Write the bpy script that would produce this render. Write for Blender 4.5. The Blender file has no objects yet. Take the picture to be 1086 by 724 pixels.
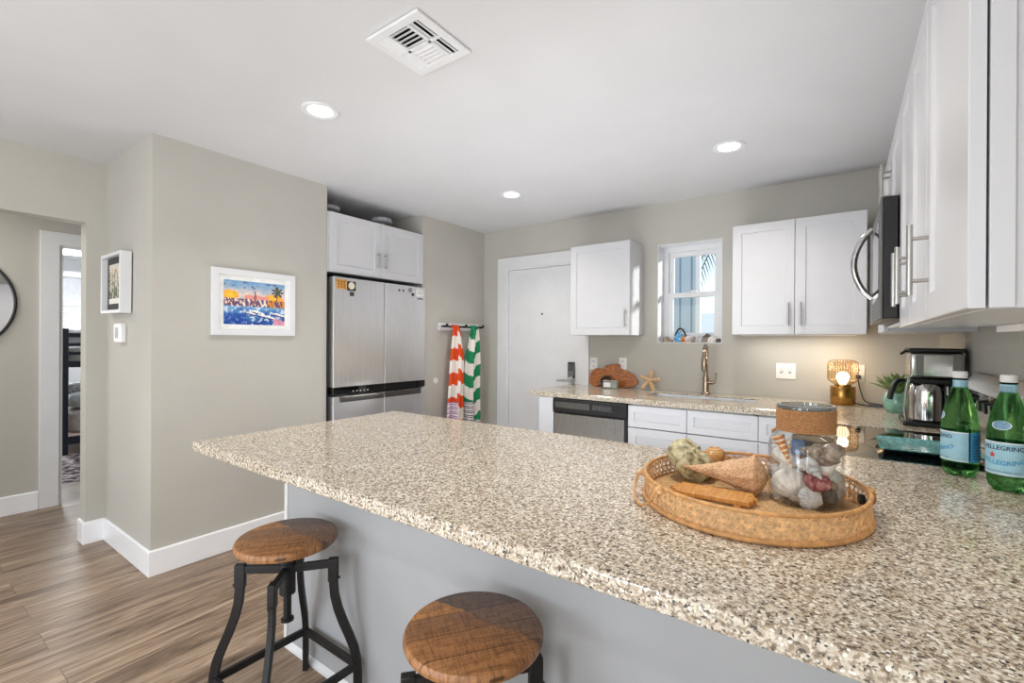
import bpy, bmesh, math, random
from mathutils import Vector, Matrix, noise
R = random.Random(7)
SC = bpy.context.scene
COL = SC.collection
PI = math.pi

# ------------------------------------------------------------------ camera
FPX = 490.577
yaw, pit, rol = math.radians(35.5726), math.radians(-0.0481), math.radians(0.3175)
fw = Vector((-math.sin(yaw) * math.cos(pit), math.cos(yaw) * math.cos(pit), math.sin(pit)))
rt0 = Vector((math.cos(yaw), math.sin(yaw), 0))
up0 = rt0.cross(fw)
rt = rt0 * math.cos(rol) + up0 * math.sin(rol)
up = -rt0 * math.sin(rol) + up0 * math.cos(rol)
cam = bpy.data.cameras.new('camera')
cam.sensor_fit = 'HORIZONTAL'; cam.sensor_width = 36; cam.lens = FPX * 36 / 1086; cam.clip_start = 0.02
co = bpy.data.objects.new('camera', cam); COL.objects.link(co)
M = Matrix((rt, up, -fw)).transposed().to_4x4(); M.translation = Vector((0, 0, 1.3047))
co.matrix_world = M
SC.camera = co

# ------------------------------------------------------------------ light
SC.view_settings.view_transform = 'Standard'; SC.view_settings.look = 'None'
SC.view_settings.gamma = 1; SC.view_settings.use_curve_mapping = False
SC.view_settings.exposure = 0.18
SC.cycles.max_bounces = 10; SC.cycles.diffuse_bounces = 6; SC.cycles.transparent_max_bounces = 24
SC.cycles.glossy_bounces = 6; SC.cycles.transmission_bounces = 10
SC.cycles.caustics_reflective = False; SC.cycles.caustics_refractive = False
SC.cycles.sample_clamp_indirect = 6

def area_light(name, loc, rot, sx, sy, power, color=(1, 1, 1), spread=180):
    l = bpy.data.lights.new(name, 'AREA'); l.shape = 'RECTANGLE'; l.size = sx; l.size_y = sy
    l.energy = power; l.color = color; l.spread = math.radians(spread)
    o = bpy.data.objects.new(name, l); COL.objects.link(o); o.location = loc; o.rotation_euler = rot
    return o
area_light('living_uplight_fill', (-1.5, -1.5, 0.3), (PI, 0, 0), 3.4, 3.6, 42, (0.93, 0.965, 1.0))  # added upward fill behind the camera, lifts the ceiling like a bright floor
area_light('kitchen_uplight_fill', (-1.2, 2.2, 0.2), (PI, 0, 0), 2.3, 0.8, 24, (0.93, 0.965, 1.0), 152)  # second added fill, hidden in the aisle, brightens the kitchen ceiling
# daylight through the glazed doors of the living side (behind the camera), looking to +y
area_light('patio_door_daylight', (-1.75, -3.35, 1.15), (PI / 2, 0, 0), 1.0, 1.7, 50, (0.84, 0.92, 1.0))
area_light('living_window_daylight', (-3.3, -2.2, 1.4), (PI / 2, 0, -PI / 2), 1.4, 1.2, 20, (0.95, 0.975, 1.0))
area_light('living_side_fill', (0.42, -2.0, 1.4), (PI / 2, 0, PI / 2), 1.6, 1.4, 44, (0.95, 0.975, 1.0))  # added fill with no window behind it, lights the picture wall and fridge
area_light('bedroom_daylight', (-8.6, 1.6, 1.7), (PI / 2, 0, -PI / 2), 1.2, 1.1, 90, (0.95, 0.98, 1.0))
area_light('hall_ceiling_light', (-4.5, -0.3, 2.4), (0, 0, 0), 0.5, 0.5, 16, (1, 0.97, 0.92))

sun = bpy.data.lights.new('sun', 'SUN'); sun.energy = 4.5; sun.angle = math.radians(5); sun.color = (1, .97, .92)
so = bpy.data.objects.new('sun', sun); COL.objects.link(so)
so.rotation_euler = Vector((-.76, -.62, -.2)).to_track_quat('-Z', 'Y').to_euler()
w = bpy.data.worlds.new('sky'); SC.world = w; w.use_nodes = True
nt = w.node_tree; nt.nodes.clear()
sky = nt.nodes.new('ShaderNodeTexSky')
sky.sky_type = 'NISHITA'; sky.sun_elevation = math.radians(48); sky.sun_rotation = math.radians(200); sky.sun_disc = False
mx = nt.nodes.new('ShaderNodeMix'); mx.data_type = 'RGBA'; mx.inputs['Factor'].default_value = 0.45
mx.inputs['B'].default_value = (5.2, 5.6, 6.0, 1)
bg = nt.nodes.new('ShaderNodeBackground'); bg.inputs['Strength'].default_value = 0.22
wo = nt.nodes.new('ShaderNodeOutputWorld')
nt.links.new(sky.outputs[0], mx.inputs['A']); nt.links.new(mx.outputs['Result'], bg.inputs['Color'])
nt.links.new(bg.outputs[0], wo.inputs['Surface'])

# ------------------------------------------------------------------ materials
def lin(c):
    f = lambda v: v / 12.92 if v <= 0.04045 else ((v + 0.055) / 1.055) ** 2.4
    return tuple(f(x / 255) for x in c)
def rgba(c): return (*lin(c), 1)
class NT:
    def __init__(s, name):
        s.m = bpy.data.materials.new(name); s.m.use_nodes = True
        s.t = s.m.node_tree; s.t.nodes.clear()
        s.out = s.n('ShaderNodeOutputMaterial')
    def n(s, typ, **kw):
        x = s.t.nodes.new(typ)
        for k, v in kw.items(): setattr(x, k, v)
        return x
    def l(s, a, b): s.t.links.new(a, b)
    def bsdf(s, col=None, rough=.5, metal=0, spec=.5, **kw):
        b = s.n('ShaderNodeBsdfPrincipled')
        if col is not None: b.inputs['Base Color'].default_value = rgba(col)
        b.inputs['Roughness'].default_value = rough; b.inputs['Metallic'].default_value = metal
        b.inputs['Specular IOR Level'].default_value = spec
        for k, v in kw.items(): b.inputs[k].default_value = v
        s.l(b.outputs[0], s.out.inputs['Surface']); return b
    def coord(s, scale=(1, 1, 1), rot=(0, 0, 0), kind='Object'):
        c = s.n('ShaderNodeTexCoord'); m = s.n('ShaderNodeMapping')
        m.inputs['Scale'].default_value = scale; m.inputs['Rotation'].default_value = rot
        s.l(c.outputs[kind], m.inputs['Vector']); return m.outputs[0]
    def noise(s, vec, scale, detail=3, rough=.5, dist=0):
        x = s.n('ShaderNodeTexNoise'); x.inputs['Scale'].default_value = scale; x.inputs['Detail'].default_value = detail
        x.inputs['Roughness'].default_value = rough; x.inputs['Distortion'].default_value = dist
        s.l(vec, x.inputs['Vector']); return x
    def voro(s, vec, scale, feature='F1', rnd=1):
        x = s.n('ShaderNodeTexVoronoi', feature=feature); x.inputs['Scale'].default_value = scale
        x.inputs['Randomness'].default_value = rnd
        s.l(vec, x.inputs['Vector']); return x
    def ramp(s, fac, stops, interp='LINEAR'):
        r = s.n('ShaderNodeValToRGB'); cr = r.color_ramp; cr.interpolation = interp
        while len(cr.elements) < len(stops): cr.elements.new(.5)
        for e, (p, c) in zip(cr.elements, stops):
            e.position = p; e.color = rgba(c) if max(c) > 1.01 or len(c) == 3 else c
        s.l(fac, r.inputs[0]); return r.outputs[0]
    def mix(s, fac, a, b, mode='MIX'):
        x = s.n('ShaderNodeMix', data_type='RGBA', blend_type=mode)
        for i, v in (('Factor', fac), ('A', a), ('B', b)):
            sk = x.inputs[i]
            if hasattr(v, 'is_output'): s.l(v, sk)
            elif i == 'Factor': sk.default_value = v
            else: sk.default_value = rgba(v)
        return x.outputs['Result']
    def bump(s, b, h, strength=.2, dist=.002):
        x = s.n('ShaderNodeBump'); x.inputs['Strength'].default_value = strength; x.inputs['Distance'].default_value = dist
        s.l(h, x.inputs['Height']); s.l(x.outputs[0], b.inputs['Normal'])
    def math(s, op, a, b=0):
        x = s.n('ShaderNodeMath', operation=op)
        for i, v in ((0, a), (1, b)):
            if hasattr(v, 'is_output'): s.l(v, x.inputs[i])
            else: x.inputs[i].default_value = v
        return x.outputs[0]

def plain(name, col, rough=.5, metal=0, spec=.5, var=.03, vs=25, bump=0, bs=200, **kw):
    """procedural: a faint noise variation of one colour, optional bump"""
    t = NT(name); b = t.bsdf(col, rough, metal, spec, **kw)
    v = t.coord(); nz = t.noise(v, vs, 2)
    a = tuple(max(0, x * (1 - var)) for x in col); c = tuple(min(255, x * (1 + var)) for x in col)
    t.l(t.ramp(nz.outputs[0], [(.3, a), (.7, c)]), b.inputs['Base Color'])
    if bump: t.bump(b, t.noise(v, bs, 2).outputs[0], bump)
    return t.m
def vcol(name, rough=.6, spec=.4, bump=0, bs=400):
    t = NT(name); b = t.bsdf(None, rough, 0, spec)
    a = t.n('ShaderNodeAttribute', attribute_name='Col'); t.l(a.outputs['Color'], b.inputs['Base Color'])
    if bump: t.bump(b, t.noise(t.coord(), bs, 2).outputs[0], bump)
    return t.m
def thin_glass(name, tint, ior=1.45, rough=0.0, gloss=1.0, rib=0):
    t = NT(name)
    tr = t.n('ShaderNodeBsdfTransparent'); tr.inputs[0].default_value = (*tint, 1)
    if rib:   # thicker ribs tint more; the stripes also paint in refracted light and dark lines
        at = t.n('ShaderNodeAttribute', attribute_name='Col'); t.l(at.outputs['Color'], tr.inputs[0])
    gl = t.n('ShaderNodeBsdfGlossy'); gl.inputs['Roughness'].default_value = rough
    fr = t.n('ShaderNodeFresnel'); ge = t.n('ShaderNodeNewGeometry')
    # leaving the glass counts like entering it, so a thin wall never turns into a mirror
    t.l(t.math('POWER', ior, t.math('SUBTRACT', 1, t.math('MULTIPLY', ge.outputs['Backfacing'], 2))), fr.inputs['IOR'])
    mx = t.n('ShaderNodeMixShader')
    t.l(t.math('MULTIPLY', fr.outputs[0], gloss), mx.inputs[0]); t.l(tr.outputs[0], mx.inputs[1]); t.l(gl.outputs[0], mx.inputs[2])
    t.l(mx.outputs[0], t.out.inputs['Surface']); return t.m

m_wall = plain('wall_paint', (192, 189, 181), .75, 0, .25, .01, 3, .06, 160)
m_ceil = plain('ceiling_paint', (214, 214, 216), .85, 0, .2, .008, 3, .05, 180)
m_trim = plain('trim_paint', (228, 229, 231), .35, 0, .45, .008, 8)
m_cab = plain('cabinet_lacquer', (208, 208, 211), .28, 0, .5, .006, 8)
m_panel = plain('panel_lacquer', (176, 178, 181), .4, 0, .45, .01, 6)
m_chrome = plain('brushed_nickel', (186, 184, 180), .28, 1, .5, .04, 60)
m_black = plain('black_plastic', (18, 18, 20), .3, 0, .5, .1, 40)
m_blackmetal = plain('black_iron', (20, 20, 21), .5, .0, .5, .25, 60, .15, 250)
m_blackglass = plain('black_glass', (7, 7, 8), .03, 0, .7, .05, 5)
m_white = plain('white_plastic', (240, 240, 238), .35, 0, .5, .01, 20)
m_navy = plain('navy_metal', (28, 36, 52), .4, 0, .5, .05, 20)
m_brass = plain('brushed_brass', (176, 132, 70), .25, 1, .5, .05, 60)
m_dark = plain('dark_void', (14, 14, 15), .8, 0, .2, .1, 20)
m_cork = plain('rattan_rod', (196, 146, 92), .5, 0, .4, .12, 60, .3, 500)

def steel(name, base=(168, 168, 168), rough=.28, axis='z'):
    t = NT(name); b = t.bsdf(base, rough, 1)
    sc = {'z': (60, 60, 1), 'y': (60, 1, 60), 'x': (1, 60, 60)}[axis]
    nz = t.noise(t.coord(sc), 6, 4, .6)
    lo = tuple(x * .96 for x in base); hi = tuple(min(255, x * 1.04) for x in base)
    t.l(t.ramp(nz.outputs[0], [(.3, lo), (.7, hi)]), b.inputs['Base Color'])
    r = t.n('ShaderNodeMapRange'); r.inputs['To Min'].default_value = rough - .06; r.inputs['To Max'].default_value = rough + .08
    t.l(nz.outputs[0], r.inputs[0]); t.l(r.outputs[0], b.inputs['Roughness'])
    b.inputs['Anisotropic'].default_value = .4
    return t.m
m_steel = steel('stainless_steel', (234, 234, 235), .3)
m_steel_mid = steel('satin_stainless', (158, 155, 151), .26)
m_steel_dark = steel('dark_stainless', (112, 110, 108), .3)
m_bronze = plain('warm_nickel', (168, 150, 132), .26, 1, .5, .04, 60)
m_steel_polish = plain('polished_steel', (200, 198, 196), .12, 1, .5, .03, 30)

def granite():
    t = NT('granite'); b = t.bsdf(None, .13, 0, .5)
    v = t.coord()
    wob = t.noise(v, 80, 2); add = t.n('ShaderNodeVectorMath', operation='MULTIPLY_ADD')
    t.l(wob.outputs['Color'], add.inputs[0]); add.inputs[1].default_value = (.008, .008, .008); t.l(v, add.inputs[2])
    vv = add.outputs[0]
    cells = t.voro(vv, 250)
    sep = t.n('ShaderNodeSeparateColor'); t.l(cells.outputs['Color'], sep.inputs[0])
    c1 = t.ramp(sep.outputs[0], [(0, (202, 191, 173)), (.30, (216, 207, 191)), (.50, (184, 170, 150)), (.66, (158, 140, 118)),
                                 (.84, (148, 134, 116)), (.92, (108, 99, 90)), (.965, (66, 62, 60))], 'CONSTANT')
    big = t.noise(v, 100, 3, .55)
    dk = t.ramp(big.outputs[0], [(.555, (255, 255, 255)), (.63, (138, 126, 112))])
    c2 = t.mix(.8, c1, dk, 'MULTIPLY')
    spk = t.voro(vv, 140)
    sp = t.n('ShaderNodeSeparateColor'); t.l(spk.outputs['Color'], sp.inputs[0])
    m2 = t.math('MULTIPLY', t.math('GREATER_THAN', sp.outputs[1], .86), t.math('LESS_THAN', spk.outputs['Distance'], .36))
    c3 = t.mix(m2, c2, (54, 50, 50))
    wht = t.math('MULTIPLY', t.math('GREATER_THAN', sp.outputs[2], .86), t.math('LESS_THAN', spk.outputs['Distance'], .4))
    c4 = t.mix(wht, c3, (236, 232, 222))
    t.l(c4, b.inputs['Base Color'])
    r = t.n('ShaderNodeMapRange'); r.inputs['To Min'].default_value = .07; r.inputs['To Max'].default_value = .2
    t.l(big.outputs[0], r.inputs[0]); t.l(r.outputs[0], b.inputs['Roughness'])
    return t.m
m_granite = granite()

def planks():
    t = NT('vinyl_planks'); b = t.bsdf(None, .38, 0, .45)
    v = t.coord((1, 1, 1), (0, 0, PI / 2))
    br = t.n('ShaderNodeTexBrick'); br.offset = .37; br.offset_frequency = 2
    br.inputs['Scale'].default_value = 1; br.inputs['Brick Width'].default_value = 1.22; br.inputs['Row Height'].default_value = .18
    br.inputs['Mortar Size'].default_value = .0016; br.inputs['Mortar Smooth'].default_value = .2; br.inputs['Bias'].default_value = 0
    br.inputs['Color1'].default_value = (0, 0, 0, 1); br.inputs['Color2'].default_value = (1, 1, 1, 1); br.inputs['Mortar'].default_value = (.5, .5, .5, 1)
    t.l(v, br.inputs['Vector'])
    # the grain runs along y and jumps from plank to plank
    off = t.n('ShaderNodeVectorMath', operation='MULTIPLY_ADD'); t.l(br.outputs['Color'], off.inputs[0]); off.inputs[1].default_value = (7, 13, 3)
    t.l(t.coord((9, .9, 1)), off.inputs[2])
    g1 = t.noise(off.outputs[0], 1.6, 8, .66, 1.4)
    off2 = t.n('ShaderNodeVectorMath', operation='MULTIPLY_ADD'); t.l(br.outputs['Color'], off2.inputs[0]); off2.inputs[1].default_value = (3, 5, 9)
    t.l(t.coord((55, 2.2, 1)), off2.inputs[2])
    g2 = t.noise(off2.outputs[0], 3, 4, .6)
    c = t.ramp(g1.outputs[0], [(.27, (72, 57, 46)), (.41, (126, 105, 87)), (.53, (158, 136, 115)), (.72, (198, 178, 156))])
    c = t.mix(.5, c, t.ramp(g2.outputs[0], [(.32, (128, 112, 100)), (.55, (255, 255, 255))]), 'MULTIPLY')
    c = t.mix(.28, c, t.ramp(br.outputs['Color'], [(0, (170, 160, 152)), (1, (255, 250, 245))]), 'MULTIPLY')
    c = t.mix(t.math('MULTIPLY', br.outputs['Fac'], .5), c, (70, 58, 48))
    t.l(c, b.inputs['Base Color'])
    t.bump(b, g2.outputs[0], .06)
    return t.m
m_floor = planks()

def wood(name, stops, scale=(3, 40, 3), rough=.45, dist=2.0, boards=None):
    t = NT(name); b = t.bsdf(None, rough, 0, .45)
    v = t.coord(scale); vec = v
    nz = t.noise(vec, 1.2, 5, .6, dist)
    c = t.ramp(nz.outputs[0], stops)
    fine = t.noise(t.coord(tuple(x * 6 for x in scale)), 1.5, 3, .6)
    c = t.mix(.4, c, t.ramp(fine.outputs[0], [(.35, (140, 120, 105)), (.6, (255, 255, 255))]), 'MULTIPLY')
    t.l(c, b.inputs['Base Color']); t.bump(b, fine.outputs[0], .12)
    return t.m
m_board = wood('live_edge_wood', [(.2, (78, 38, 18)), (.42, (164, 92, 42)), (.6, (206, 130, 66)), (.85, (228, 168, 100))], (7, 7, 20), .3, 4)
m_slat = wood('honey_wood', [(.2, (176, 112, 48)), (.5, (214, 152, 78)), (.8, (232, 180, 104))], (60, 6, 6), .4, 1)

def stool_wood():
    """reclaimed boards of different tone laid in strips, with saw marks"""
    t = NT('reclaimed_wood'); b = t.bsdf(None, .42, 0, .45)
    v = t.coord()
    v = t.coord((1, 1, 1), (0, 0, math.radians(-52)))
    sx = t.n('ShaderNodeSeparateXYZ'); t.l(v, sx.inputs[0])
    wob = t.noise(v, 9, 2)
    yy = t.math('ADD', sx.outputs[1], t.math('MULTIPLY', wob.outputs[0], .012))
    row = t.math('FLOOR', t.math('MULTIPLY', t.math('ADD', yy, .006), 13))
    half = t.math('GREATER_THAN', t.math('ADD', t.math('MULTIPLY', sx.outputs[0], .8), t.math('MULTIPLY', yy, .6)), t.math('ADD', .0, t.math('MULTIPLY', wob.outputs[0], .06)))
    wn = t.n('ShaderNodeTexWhiteNoise', noise_dimensions='2D'); cb = t.n('ShaderNodeCombineXYZ')
    t.l(row, cb.inputs[0]); t.l(half, cb.inputs[1]); t.l(cb.outputs[0], wn.inputs['Vector'])
    base = t.ramp(wn.outputs['Value'], [(0, (198, 150, 104)), (.3, (178, 128, 84)), (.52, (138, 104, 82)), (.72, (166, 120, 82)), (.86, (206, 146, 84))], 'CONSTANT')
    base = t.mix(t.math('MULTIPLY', half, .72), base, (112, 90, 80))
    def stretched(k):
        q = t.n('ShaderNodeVectorMath', operation='MULTIPLY'); t.l(v, q.inputs[0]); q.inputs[1].default_value = k; return q.outputs[0]
    g = t.noise(stretched((7, 60, 8)), 1.5, 4, .6, 1.2)
    base = t.mix(.6, base, t.ramp(g.outputs[0], [(.3, (120, 92, 74)), (.62, (255, 250, 240))]), 'MULTIPLY')
    sw = t.noise(stretched((170, 22, 10)), 1.2, 3, .7)
    base = t.mix(.5, base, t.ramp(sw.outputs[0], [(.36, (120, 88, 68)), (.55, (255, 255, 255))]), 'MULTIPLY')
    fr = t.math('FRACT', t.math('MULTIPLY', t.math('ADD', yy, .006), 13))
    seam = t.math('LESS_THAN', fr, .035)
    base = t.mix(t.math('MULTIPLY', seam, .75), base, (48, 32, 24))
    t.l(base, b.inputs['Base Color']); t.bump(b, sw.outputs[0], .18)
    return t.m
m_stool = stool_wood()

def weave(name, c0, c1, scale):
    t = NT(name); b = t.bsdf(None, .55, 0, .4)
    v = t.coord(); vo = t.voro(v, scale)
    c = t.ramp(vo.outputs['Distance'], [(.1, c1), (.55, c0)])
    c = t.mix(.4, c, t.ramp(t.noise(v, 30, 3).outputs[0], [(.3, (170, 150, 130)), (.7, (255, 255, 255))]), 'MULTIPLY')
    t.l(c, b.inputs['Base Color']); t.bump(b, vo.outputs['Distance'], .7, .004)
    return t.m
m_cane = plain('woven_cane', (216, 174, 124), .5, 0, .4, .15, 80, .3, 400)
m_rope = NT('jute_rope'); _b = m_rope.bsdf((168, 122, 78), .85)
_rn = m_rope.noise(m_rope.coord((300, 300, 700)), 1.0, 3)
m_rope.l(m_rope.ramp(_rn.outputs[0], [(.3, (130, 88, 52)), (.55, (180, 132, 86)), (.8, (206, 164, 116))]), _b.inputs['Base Color'])
m_rope.bump(_b, _rn.outputs[0], .6); m_rope = m_rope.m
m_vcol = vcol('printed_paper', .6)
m_cloth = vcol('striped_cotton', .9, .1, .25, 700)

def glow(name, col, strength):
    t = NT(name); e = t.n('ShaderNodeEmission'); e.inputs[0].default_value = (*col, 1); e.inputs[1].default_value = strength
    t.l(e.outputs[0], t.out.inputs['Surface']); return t.m

# ------------------------------------------------------------------ mesh helpers
class MB:
    def __init__(s): s.bm = bmesh.new()
    def box(s, x0, x1, y0, y1, z0, z1):
        v = [s.bm.verts.new(p) for p in ((x0, y0, z0), (x1, y0, z0), (x1, y1, z0), (x0, y1, z0), (x0, y0, z1), (x1, y0, z1), (x1, y1, z1), (x0, y1, z1))]
        for f in ((0, 3, 2, 1), (4, 5, 6, 7), (0, 1, 5, 4), (1, 2, 6, 5), (2, 3, 7, 6), (3, 0, 4, 7)): s.bm.faces.new([v[i] for i in f])
        return s
    def rings(s, rings, close=True, caps=True):
        """rings: list of lists of points with the same count"""
        vs = [[s.bm.verts.new(p) for p in r] for r in rings]
        n = len(vs[0])
        for a, b in zip(vs[:-1], vs[1:]):
            for i in range(n if close else n - 1):
                j = (i + 1) % n
                s.bm.faces.new((a[i], a[j], b[j], b[i]))
        if caps and close:
            s.bm.faces.new(list(reversed(vs[0]))); s.bm.faces.new(vs[-1])
        return vs
    def tube(s, pts, r, n=8, closed=False, flat=None, roll=0):
        """r radius or list; flat=(a,b) half sizes of a rectangular section"""
        pts = [Vector(p) for p in pts]; N = len(pts)
        tg = []
        for i in range(N):
            a = pts[i - 1] if (i > 0 or closed) else pts[i]; b = pts[(i + 1) % N] if (i < N - 1 or closed) else pts[i]
            tg.append((b - a).normalized())
        ref = Vector((0, 0, 1)) if abs(tg[0].z) < .9 else Vector((1, 0, 0))
        u = (ref - tg[0] * ref.dot(tg[0])).normalized(); rings = []
        for i in range(N):
            u = (u - tg[i] * u.dot(tg[i]))
            u = u.normalized() if u.length > 1e-6 else tg[i].orthogonal().normalized()
            v = tg[i].cross(u)
            rr = r[i] if isinstance(r, (list, tuple)) else r
            if flat:
                a, b = flat
                ring = [pts[i] + u * x + v * y for x, y in ((a, b), (-a, b), (-a, -b), (a, -b))]
            else:
                ring = [pts[i] + (u * math.cos(2 * PI * k / n + roll) + v * math.sin(2 * PI * k / n + roll)) * rr for k in range(n)]
            rings.append(ring)
        if closed:
            vs = [[s.bm.verts.new(p) for p in g] for g in rings]; m = len(vs[0])
            for i in range(N):
                a, b = vs[i], vs[(i + 1) % N]
                for k in range(m): s.bm.faces.new((a[k], a[(k + 1) % m], b[(k + 1) % m], b[k]))
        else: s.rings(rings)
        return s
    def cyl(s, p0, p1, r0, r1=None, n=20): return s.tube([p0, p1], [r0, r0 if r1 is None else r1], n)
    def lathe(s, prof, c=(0, 0, 0), n=32, sx=1, sy=1):
        """prof: [(r, z)]; r=0 at an end closes to a point-like cap"""
        rings = [[(c[0] + max(r, 1e-4) * sx * math.cos(2 * PI * k / n), c[1] + max(r, 1e-4) * sy * math.sin(2 * PI * k / n), c[2] + z) for k in range(n)] for r, z in prof]
        s.rings(rings, True, True); return s
    def prism(s, poly, h0, h1, f=lambda a, b, h: (a, b, h)):
        s.rings([[f(a, b, h0) for a, b in poly], [f(a, b, h1) for a, b in poly]]); return s
    def cells(s, us, vs, keep, f, h0, h1):
        """slab of a grid of cells; keep(uc, vc) says which; closed all round, no inner faces"""
        V = {}
        def vert(i, j, k):
            if (i, j, k) not in V: V[i, j, k] = s.bm.verts.new(f(us[i], vs[j], (h0, h1)[k]))
            return V[i, j, k]
        K = {(i, j): keep((us[i] + us[i + 1]) / 2, (vs[j] + vs[j + 1]) / 2) for i in range(len(us) - 1) for j in range(len(vs) - 1)}
        for (i, j), on in K.items():
            if not on: continue
            s.bm.faces.new([vert(i, j, 1), vert(i + 1, j, 1), vert(i + 1, j + 1, 1), vert(i, j + 1, 1)])
            s.bm.faces.new([vert(i, j, 0), vert(i, j + 1, 0), vert(i + 1, j + 1, 0), vert(i + 1, j, 0)])
            for di, dj, a, b in ((-1, 0, (i, j + 1), (i, j)), (1, 0, (i + 1, j), (i + 1, j + 1)), (0, -1, (i, j), (i + 1, j)), (0, 1, (i + 1, j + 1), (i, j + 1))):
                if not K.get((i + di, j + dj)):
                    s.bm.faces.new([vert(*a, 0), vert(*b, 0), vert(*b, 1), vert(*a, 1)])
        return s
    def grid(s, fn, nu, nv, col=None, closeu=False):
        """fn(u,v)->point ; col(u,v)->linear rgb"""
        vs = [[s.bm.verts.new(fn(i / nu, j / nv)) for i in range(nu + (0 if closeu else 1))] for j in range(nv + 1)]
        lay = s.bm.loops.layers.float_color.get('Col') or s.bm.loops.layers.float_color.new('Col') if col else None
        for j in range(nv):
            for i in range(nu):
                i2 = (i + 1) % nu if closeu else i + 1
                fc = s.bm.faces.new((vs[j][i], vs[j][i2], vs[j + 1][i2], vs[j + 1][i]))
                if col:
                    c = (*col((i + .5) / nu, (j + .5) / nv), 1)
                    for lp in fc.loops: lp[lay] = c
        return s
    def xf(s, mat):
        bmesh.ops.transform(s.bm, matrix=mat, verts=s.bm.verts); return s

INV = {}
def thing(name, label, cat, loc=(0, 0, 0), rz=0, group=None):
    o = bpy.data.objects.new(name, None); COL.objects.link(o); o.empty_display_size = .05
    o.location = loc; o.rotation_euler = (0, 0, rz); o['label'] = label; o['category'] = cat
    if group: o['group'] = group
    INV[o.name] = (Matrix.Translation(loc) @ Matrix.Rotation(rz, 4, 'Z')).inverted()
    return o
def put(name, mb, mat, parent=None, local=False, bevel=0, seg=2, smooth=35, sub=0, label=None, recalc=True):
    """link mb as ONE mesh; its points are in world space unless local"""
    bm = mb.bm
    if recalc: bmesh.ops.recalc_face_normals(bm, faces=bm.faces)
    if parent is not None and not local:
        bmesh.ops.transform(bm, matrix=INV.get(parent.name, Matrix()), verts=bm.verts)
    if smooth:
        for f in bm.faces: f.smooth = True
        th = math.radians(smooth)
        for e in bm.edges: e.smooth = not (len(e.link_faces) == 2 and e.calc_face_angle(0) > th)
    me = bpy.data.meshes.new(name); bm.to_mesh(me); bm.free(); me.materials.append(mat)
    o = bpy.data.objects.new(name, me); COL.objects.link(o)
    if parent is not None:
        o.parent = parent; INV[o.name] = INV.get(parent.name, Matrix())
    if bevel:
        b = o.modifiers.new('bevel', 'BEVEL'); b.width = bevel; b.segments = seg; b.limit_method = 'ANGLE'; b.angle_limit = math.radians(40)
        b.harden_normals = False
    if sub:
        q = o.modifiers.new('sub', 'SUBSURF'); q.levels = sub; q.render_levels = sub
    if label: o['label'] = label
    return o
def single(name, mb, mat, label, cat, loc=(0, 0, 0), group=None, **kw):
    """a thing that is one mesh; its points are in world space, its origin goes to loc"""
    mb.xf(Matrix.Translation(-Vector(loc)))
    o = put(name, mb, mat, None, **kw); o.location = loc; o['label'] = label; o['category'] = cat
    if group: o['group'] = group
    INV[o.name] = Matrix.Translation(loc).inverted()
    return o
def struct(name, mb, mat, parent=None, **kw):
    o = put(name, mb, mat, parent, **kw)
    if parent is None: o['kind'] = 'structure'
    return o
def dup(root, loc, rz=0, label=None, group=None):
    r = root.copy(); COL.objects.link(r); r.location = loc; r.rotation_euler = (0, 0, rz)
    if label: r['label'] = label
    if group: r['group'] = group
    def rec(src, dst):
        for ch in list(src.children):
            c = ch.copy(); COL.objects.link(c); c.parent = dst; rec(ch, c)
    rec(root, r); return r

def frame3(origin, u, n):
    """point (a along u, h up, d out along n)"""
    o, u, n = Vector(origin), Vector(u), Vector(n)
    return lambda a, h, d: o + u * a + Vector((0, 0, h)) + n * d
def shaker(parent, name, origin, u, n, w, h, st=.057, t=.02, rec=.008, mat=None):
    P = frame3(origin, u, n); mb = MB(); V = lambda a, b, d: mb.bm.verts.new(P(a, b, d))
    def rect(i, d): return [V(i, i, d), V(w - i, i, d), V(w - i, h - i, d), V(i, h - i, d)]
    e = .0018
    rs = [rect(0, 0), rect(0, t - e), rect(e, t), rect(st, t), rect(st + .003, t - rec)]
    for a, b in zip(rs[:-1], rs[1:]):
        for i in range(4): mb.bm.faces.new((a[i], a[(i + 1) % 4], b[(i + 1) % 4], b[i]))
    mb.bm.faces.new(rs[-1]); mb.bm.faces.new(list(reversed(rs[0])))
    return put(name, mb, mat or m_cab, parent, smooth=0)
def pull(parent, c, d, n, L=.16, r=.006, off=.032, gap=.048, mat=None):
    """bar pull: centre c on the door face, direction d, out along n"""
    c, d, n = Vector(c), Vector(d), Vector(n); mb = MB()
    mb.cyl(c + n * off - d * L / 2, c + n * off + d * L / 2, r, n=12)
    for s in (-1, 1): mb.cyl(c + d * s * gap, c + n * off + d * s * gap, r * .75, n=10)
    return put('handle', mb, mat or m_chrome, parent)

# ------------------------------------------------------------------ room shell
H = 2.44; YB = 3.81; XL = -3.092; XR = 0.478; YA = 0.916; XH = -3.91; YF = -3.6
ZC = 0.91
struct('floor', MB().box(-9.4, XR + .15, YF - .1, YB + .2, -.08, 0), m_floor)
struct('ceiling', MB().box(-9.4, XR + .15, YF - .1, YB + .2, H, H + .1), m_ceil)
WX0, WX1, WZ0, WZ1 = -1.249, -.752, 1.297, 2.103
DX0, DX1, DZ = -2.795, -1.95, 2.042
struct('wall_back', MB().cells([XL - .8, DX0, DX1, WX0, WX1, XR + .15], [0, WZ0, DZ, WZ1, H],
       lambda x, z: not (WX0 < x < WX1 and WZ0 < z < WZ1) and not (DX0 < x < DX1 and z < DZ), lambda a, b, h: (a, h, b), YB, YB + .2), m_wall, smooth=0)
struct('wall_right', MB().box(XR, XR + .15, YF, YB, 0, H), m_wall, smooth=0)
NY0, NY1 = 1.975, 2.925
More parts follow.
